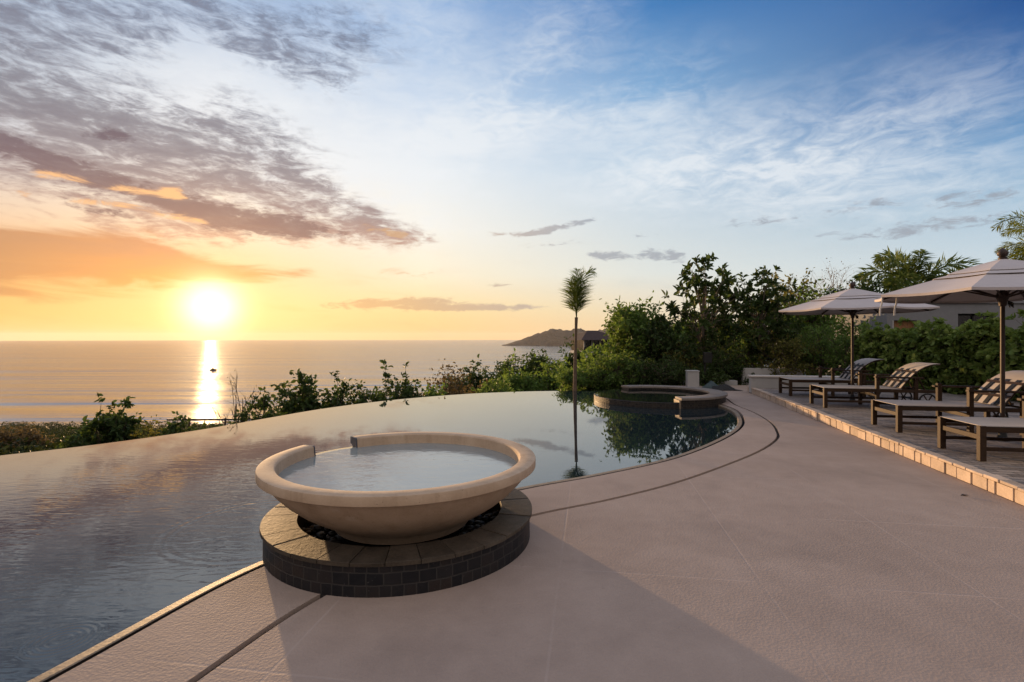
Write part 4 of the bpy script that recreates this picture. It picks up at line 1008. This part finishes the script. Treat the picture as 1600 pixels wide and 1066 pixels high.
# trees down the slope, left of and behind the palm
def tree(px, py, half, Y, seed, label, mat='leaf_dark', leaf=.2, n_limb=50, n_twig=5, n_leaf=9, name='broadleaf_tree', cf=.42, zb=None, clump=.6, trunk_r=.13, group='trees behind the pool', czf=None, **kw):
    zb = (ground_z(at(px, Y), Y)-.1 if zb is None else zb); top = hz(py, Y); h = top-zb; r = half/F*Y
    rz = h*cf; return plant(name, TR, (at(px, Y), Y, zb), h, (h-rz, r*.92, r*.85, rz*.95), n_limb, n_twig, n_leaf, leaf, mat, seed, label, 'tree', group, trunk_r=trunk_r, clump=clump, **kw)
tree(716, 582, 24, 36, 40, 'low dark tree leftmost on the slope behind the pool', leaf=.24, n_limb=60, n_leaf=12, clump=.6)
tree(752, 570, 34, 35, 41, 'dark spreading tree on the slope beside the low dark one', leaf=.26, n_limb=80, n_leaf=14, clump=.8)
tree(800, 558, 40, 40, 60, 'dark broad tree between the spreading tree and the flat-topped tree', leaf=.28, n_limb=90, n_leaf=14, clump=.8, cf=.4)
tree(848, 549, 46, 44, 42, 'dark flat-topped tree beyond the green slope trees', leaf=.32, n_limb=100, n_leaf=14, clump=.9, cf=.32)
tree(815, 568, 44, 25, 43, 'bright green bushy tree left of the tall palm', 'leaf_mid', leaf=.2, n_limb=100, n_leaf=14)
tree(866, 566, 42, 24, 44, 'green bushy tree directly behind the tall palm', 'leaf_mid', leaf=.19, n_limb=100, n_leaf=14)
tree(776, 590, 40, 22, 45, 'low green tree at the pool rim below the spreading tree', 'leaf_mid', leaf=.16, n_limb=90, n_leaf=12)
tree(735, 594, 34, 24, 46, 'low reddish brown tree at the pool rim', 'leaf_dry', leaf=.16, n_limb=70, n_leaf=10)
tree(900, 536, 24, 40, 47, 'dark tree just left of the hillside house', 'leaf_dark', leaf=.26, n_limb=60, n_leaf=13, cf=.4)
tree(946, 540, 40, 32, 71, 'leafy tree hiding the foot of the hillside house', 'leaf_mid', leaf=.24, n_limb=90, n_leaf=13)
tree(925, 558, 46, 19, 48, 'green tree just right of the tall palm', 'leaf_mid', leaf=.18, n_limb=120, n_leaf=14, cf=.48)
tree(992, 465, 56, 19.5, 49, 'rounded green tree left of the sparse large-leaved tree', 'leaf_mid', leaf=.155, n_limb=120, n_twig=6, n_leaf=20, cf=.45, clump=.55)
tree(1040, 500, 46, 18.5, 50, 'dense dark tree standing behind the spa', 'leaf_dark', leaf=.18, n_limb=80, n_leaf=11, cf=.48)
tree(1100, 402, 62, 18.5, 151, 'tall sparse tree with big dark rosettes of leaves', 'leaf_dark', leaf=.25, n_limb=44, n_twig=5, n_leaf=8, style='rosette', cf=.36, clump=.5, trunk_r=.10, bark='bark_pale', width=.42, name='large_leaved_tree')
tree(1190, 428, 56, 18.0, 52, 'second large-leaved tree, broader and darker, left of the far umbrella', 'leaf_dark', leaf=.22, n_limb=54, n_twig=5, n_leaf=9, style='rosette', cf=.36, clump=.5, trunk_r=.10, bark='bark_pale', width=.42, name='large_leaved_tree')
tree(1236, 424, 50, 26, 53, 'olive brown tree behind the second large-leaved tree', 'leaf_olive', leaf=.2, n_limb=50, n_twig=6, n_leaf=9, cf=.3, clump=.6)
tree(1310, 415, 66, 30, 54, 'bare grey twiggy tree rising above the far umbrella', 'leaf_dry', leaf=.10, n_limb=46, n_twig=9, n_leaf=3, cf=.34, clump=1.2, bark='bark_pale', name='bare_tree', trunk_r=.12)
tree(1345, 432, 60, 24, 55, 'dark dense tree under the arching palm fronds', 'leaf_dark', leaf=.2, n_limb=90, n_twig=6, n_leaf=11, cf=.34, clump=.6)
tree(1140, 492, 50, 23, 58, 'dark tree filling the gap between the two large-leaved trees', 'leaf_dark', leaf=.2, n_limb=90, n_leaf=11, cf=.46)
tree(1070, 500, 46, 22, 59, 'green tree seen behind the tall sparse tree', 'leaf_mid', leaf=.19, n_limb=80, n_leaf=11, cf=.46)
tree(1265, 462, 56, 21, 56, 'green tree behind the far umbrella canopy', 'leaf_mid', leaf=.18, n_limb=80, n_leaf=11, cf=.42)
tree(1440, 440, 60, 27, 57, 'dark tree behind the near umbrella canopy', 'leaf_dark', leaf=.2, n_limb=70, n_leaf=11, cf=.3)
# garden bushes in front of those trees
def bush(px, py, half, Y, seed, label, mat='leaf_mid', leaf=.10, n_limb=60, n_twig=5, n_leaf=9, zb=-.1, group='garden bushes behind the spa and deck', name='garden_bush', clump=.28, style='spray', width=.5, rr=.85):
    top = hz(py, Y); h = top-zb; r = half/F*Y
    return plant(name, SH, (at(px, Y), Y, zb), h, (h*.50, r, r*rr, h*.48), n_limb, n_twig, n_leaf, leaf, mat, seed, label, 'bush', group, trunk_r=.03, stems=4, clump=clump, style=style, width=width, inner=.5, low=.05, twig_r=.004)
bush(905, 580, 40, 17.3, 61, 'green bush at the pool rim right of the palm trunk', 'leaf_mid')
bush(962, 556, 46, 17.2, 62, 'green bush left of the spa under the rounded tree', 'leaf_mid', n_limb=70)
bush(1030, 560, 46, 17.0, 63, 'dark bush directly behind the spa', 'leaf_dark', n_limb=70)
bush(1072, 532, 40, 18.0, 64, 'tall olive bush behind the white pedestal', 'leaf_olive', n_limb=70)
bush(1122, 528, 46, 17.8, 65, 'dark green bush beside the black post box', 'leaf_dark', n_limb=80)
bush(1180, 515, 46, 18.2, 66, 'feathery green bush behind the low pale wall', 'leaf_mid', leaf=.09, n_limb=80)
bush(1232, 520, 46, 17.2, 67, 'feathery olive bush left of the far umbrella pole', 'leaf_olive', leaf=.09, n_limb=80)
bush(1280, 505, 46, 17.2, 68, 'feathery green bush behind the farthest lounger', 'leaf_mid', leaf=.09, n_limb=80)
bush(1150, 575, 30, 17.6, 69, 'low dark bush at the far terrace edge', 'leaf_dark', n_limb=44)
bush(1100, 578, 30, 16.9, 70, 'low dark bush right of the white pedestal', 'leaf_dark', n_limb=44)
bush(1330, 500, 44, 16.2, 71, 'bushy green shrub right of the far umbrella pole', 'leaf_mid', leaf=.10, n_limb=80)
# clipped hedge of thick-leaved bushes behind the loungers
HG = [(1372, 503, 42, 15.2, 'thick-leaved hedge bush below the brown house door'), (1420, 507, 42, 14.3, 'thick-leaved hedge bush right of the brown house door'), (1468, 499, 40, 13.5, 'thick-leaved hedge bush left of the dark house window'),
      (1512, 505, 38, 12.8, 'thick-leaved hedge bush under the dark house window'), (1545, 490, 30, 12.3, 'tallest thick-leaved hedge bush left of the near umbrella pole'), (1590, 515, 40, 11.7, 'thick-leaved hedge bush right of the near umbrella pole'), (1630, 500, 44, 11.0, 'thick-leaved hedge bush cut by the right photo edge')]
for i, (px, py, half, Y, lb) in enumerate(HG):
    bush(px, py, half, Y, 80+i, lb, 'leaf_hedge', leaf=.15, n_limb=95, n_twig=5, n_leaf=9, zb=-.05, group='hedge bushes behind the loungers', name='hedge_bush', style='rosette', width=.58, clump=.24, rr=.95)

# palms
def frond(rs, root, base, d0, L, droop, n, leaflet, mat, plum=1.0, wid=.02, tone=0.0, sweep=.5):
    """an arching rachis with plumose leaflets"""
    base = np.array(base, float); d = unit(np.array(d0, float)); pts = [base.copy()]; p = base.copy(); steps = 14
    for i in range(steps):
        d = unit(d+np.array([0, 0, -droop/steps*(0.4+1.4*i/steps)])); p = p+d*L/steps; pts.append(p.copy())
    b = MB(); b.tube([Vector(q) for q in pts], list(np.linspace(.016, .004, steps+1)*(L/1.4)), 5, tone=.3)
    pts = np.array(pts); vs = []; fs = []; tn = []
    for k in range(n):
        t = .12+.88*(k+rs.random())/n; i = min(steps-1, int(t*steps)); f = t*steps-i
        q = pts[i]*(1-f)+pts[i+1]*f; ax = unit(pts[i+1]-pts[i])
        up = np.array([0, 0, 1.0]); s = unit(np.cross(ax, up)+1e-6); u = np.cross(s, ax)
        a = rs.uniform(0, 2*PI) if plum > .5 else (0 if k % 2 else PI)+rs.uniform(-.35, .35)
        ld = unit(s*math.cos(a)+u*math.sin(a)*(.9 if plum > .5 else 1)+ax*sweep+np.array([0, 0, -.12]))
        l = leaflet*(math.sin(PI*min(1, .15+.85*t))**.6+.18)*rs.uniform(.8, 1.15)
        w = unit(np.cross(ld, ax+rs.normal(size=3)*.3))*wid
        m1 = q+ld*l*.5; tip = q+ld*l+np.array([0, 0, -.18*l])
        j = len(vs); vs += [q, m1+w*.5, tip, m1-w*.5]; fs.append((j, j+1, j+2, j+3)); tn.append(np.clip(.5+tone+rs.normal()*.2, 0, 1))
    for i in range(len(fs)): b.add([vs[4*i+q] for q in range(4)], [(0, 1, 2, 3)], tn[i])
    return b.build('frond', mat, root)
def palm(base, h, label, fr, leaflet, mat, seed, r0=.07, r1=.04, wid=.02, n=150, plum=1.0, group='palms around the terrace', lean=(0, 0), sweep=.5):
    rs = np.random.RandomState(seed); root = empty('palm_tree', base); tag(root, label, 'palm', group)
    pts = [(lean[0]*t*t, lean[1]*t*t, h*t) for t in np.linspace(0, 1, 16)]
    rad = [np.interp(t, [0, .1, .85, 1], [r0*1.25, r0, r1, r1*1.25])*(1+.05*(i % 2)) for i, t in enumerate(np.linspace(0, 1, 16))]
    b = MB(); b.tube(pts, rad, 12); b.build('trunk', M['palm_bark'], root, smooth=50)
    for (a, e, L, dr) in fr:
        d = (math.cos(R(a))*math.cos(R(e)), math.sin(R(a))*math.cos(R(e)), math.sin(R(e)))
        frond(rs, root, (pts[-1][0], pts[-1][1], h-.02), d, L, dr, n, leaflet, mat, plum, wid, rs.uniform(-.15, .15), sweep)
    return root
pz = -1.2; PYY = 15.9
PALM_BASE = palm((at(898, PYY), PYY, pz), hz(496, PYY)-pz, 'tall slim young palm with one upright tuft of fronds at the far rim',
     [(0, 88, 1.50, .10), (14, 86, 1.70, 2.6), (178, 84, 1.25, .25), (-70, 83, 1.2, .3), (100, 82, 1.1, .4)], .54, M['frond'], 91, .072, .040, .024, 200, sweep=.85, lean=(.05, 0))
Y2 = 24.0
palm((at(1432, Y2), Y2, -.1), hz(448, Y2)+.1, 'feathery palm arching over the white house roof',
     [(-8, 52, 3.3, 2.0), (176, 40, 2.9, 1.3), (190, 60, 2.7, 1.5), (250, 76, 1.7, .5), (8, 34, 2.3, 1.5), (100, 72, 1.8, .9), (205, 30, 2.2, 1.3)], .72, M['frond'], 92, .13, .09, .075, 210, sweep=.55)
palm((at(1655, 14.5), 14.5, -.1), hz(388, 14.5)+.1, 'golden palm at the right photo edge above the near umbrella',
     [(175, 62, 2.2, 2.2), (182, 12, 1.5, 1.2), (200, 22, 1.5, 1.4), (165, 4, 1.5, .8), (215, 8, 1.3, 1.0), (150, 30, 1.4, 1.2), (0, 50, 2.0, 1.6), (90, 55, 2.0, 1.5), (270, 50, 2.0, 1.6)], .36, M['frond_gold'], 93, .10, .07, .026, 200, sweep=.6)

# far woods that read as one mass down the left slope
def woods():
    rs = np.random.RandomState(77); P, D, S, T = [], [], [], []
    for k in range(4200):
        Y = 14+330*rs.random()**1.7; X = rs.uniform(-1.15, -.28)*Y if rs.random() < .8 else rs.uniform(-.4, .1)*Y
        if Y < 22 and X > -4: continue
        z = ground_z(X, Y); s = .35+Y*.010; s = min(s, 2.4); m = 60
        h = rs.uniform(.3, 1.0)*(.7+Y*.014); h = min(h, 4.5)
        q = rs.normal(size=(m, 3)); q = unit(q)*rs.uniform(.5, 1, (m, 1))*np.array([s*1.3, s*1.3, s*.8])
        P.append(np.array([X, Y, z+h*.5])+q); D.append(q+rs.normal(size=(m, 3))*.4); S.append(np.full(m, s*.30)*rs.uniform(.6, 1.3, m)); T.append(np.clip(rs.uniform(.15, .75)+rs.normal(size=m)*.12, 0, 1))
    me = leaf_mesh('hillside_scrub', np.concatenate(P), np.concatenate(D), np.concatenate(S), rs, width=.7, tone=np.concatenate(T))
    o = link('hillside_scrub', me, M['scrub']); tag(o, 'dark olive scrub covering the slope down to the beach', 'scrub', kind='stuff')
woods()

# the air over the bay
def haze():
    b = MB(); b.box((-15500, -15500, -74), (15500, 15500, 130))
    m = bpy.data.materials.new('haze_air'); m.use_nodes = True; t = NT(m.node_tree)
    t.n.remove(t.n['Principled BSDF']); v = t.new('ShaderNodeVolumePrincipled')
    v.inputs['Color'].default_value = (.92, .90, .90, 1); v.inputs['Density'].default_value = 2.8e-5; v.inputs['Anisotropy'].default_value = .3
    t.l.new(v.outputs[0], t.n['Material Output'].inputs['Volume'])
    o = b.build('haze', m); tag(o, 'pale evening haze over the bay', 'haze', kind='stuff')
haze()
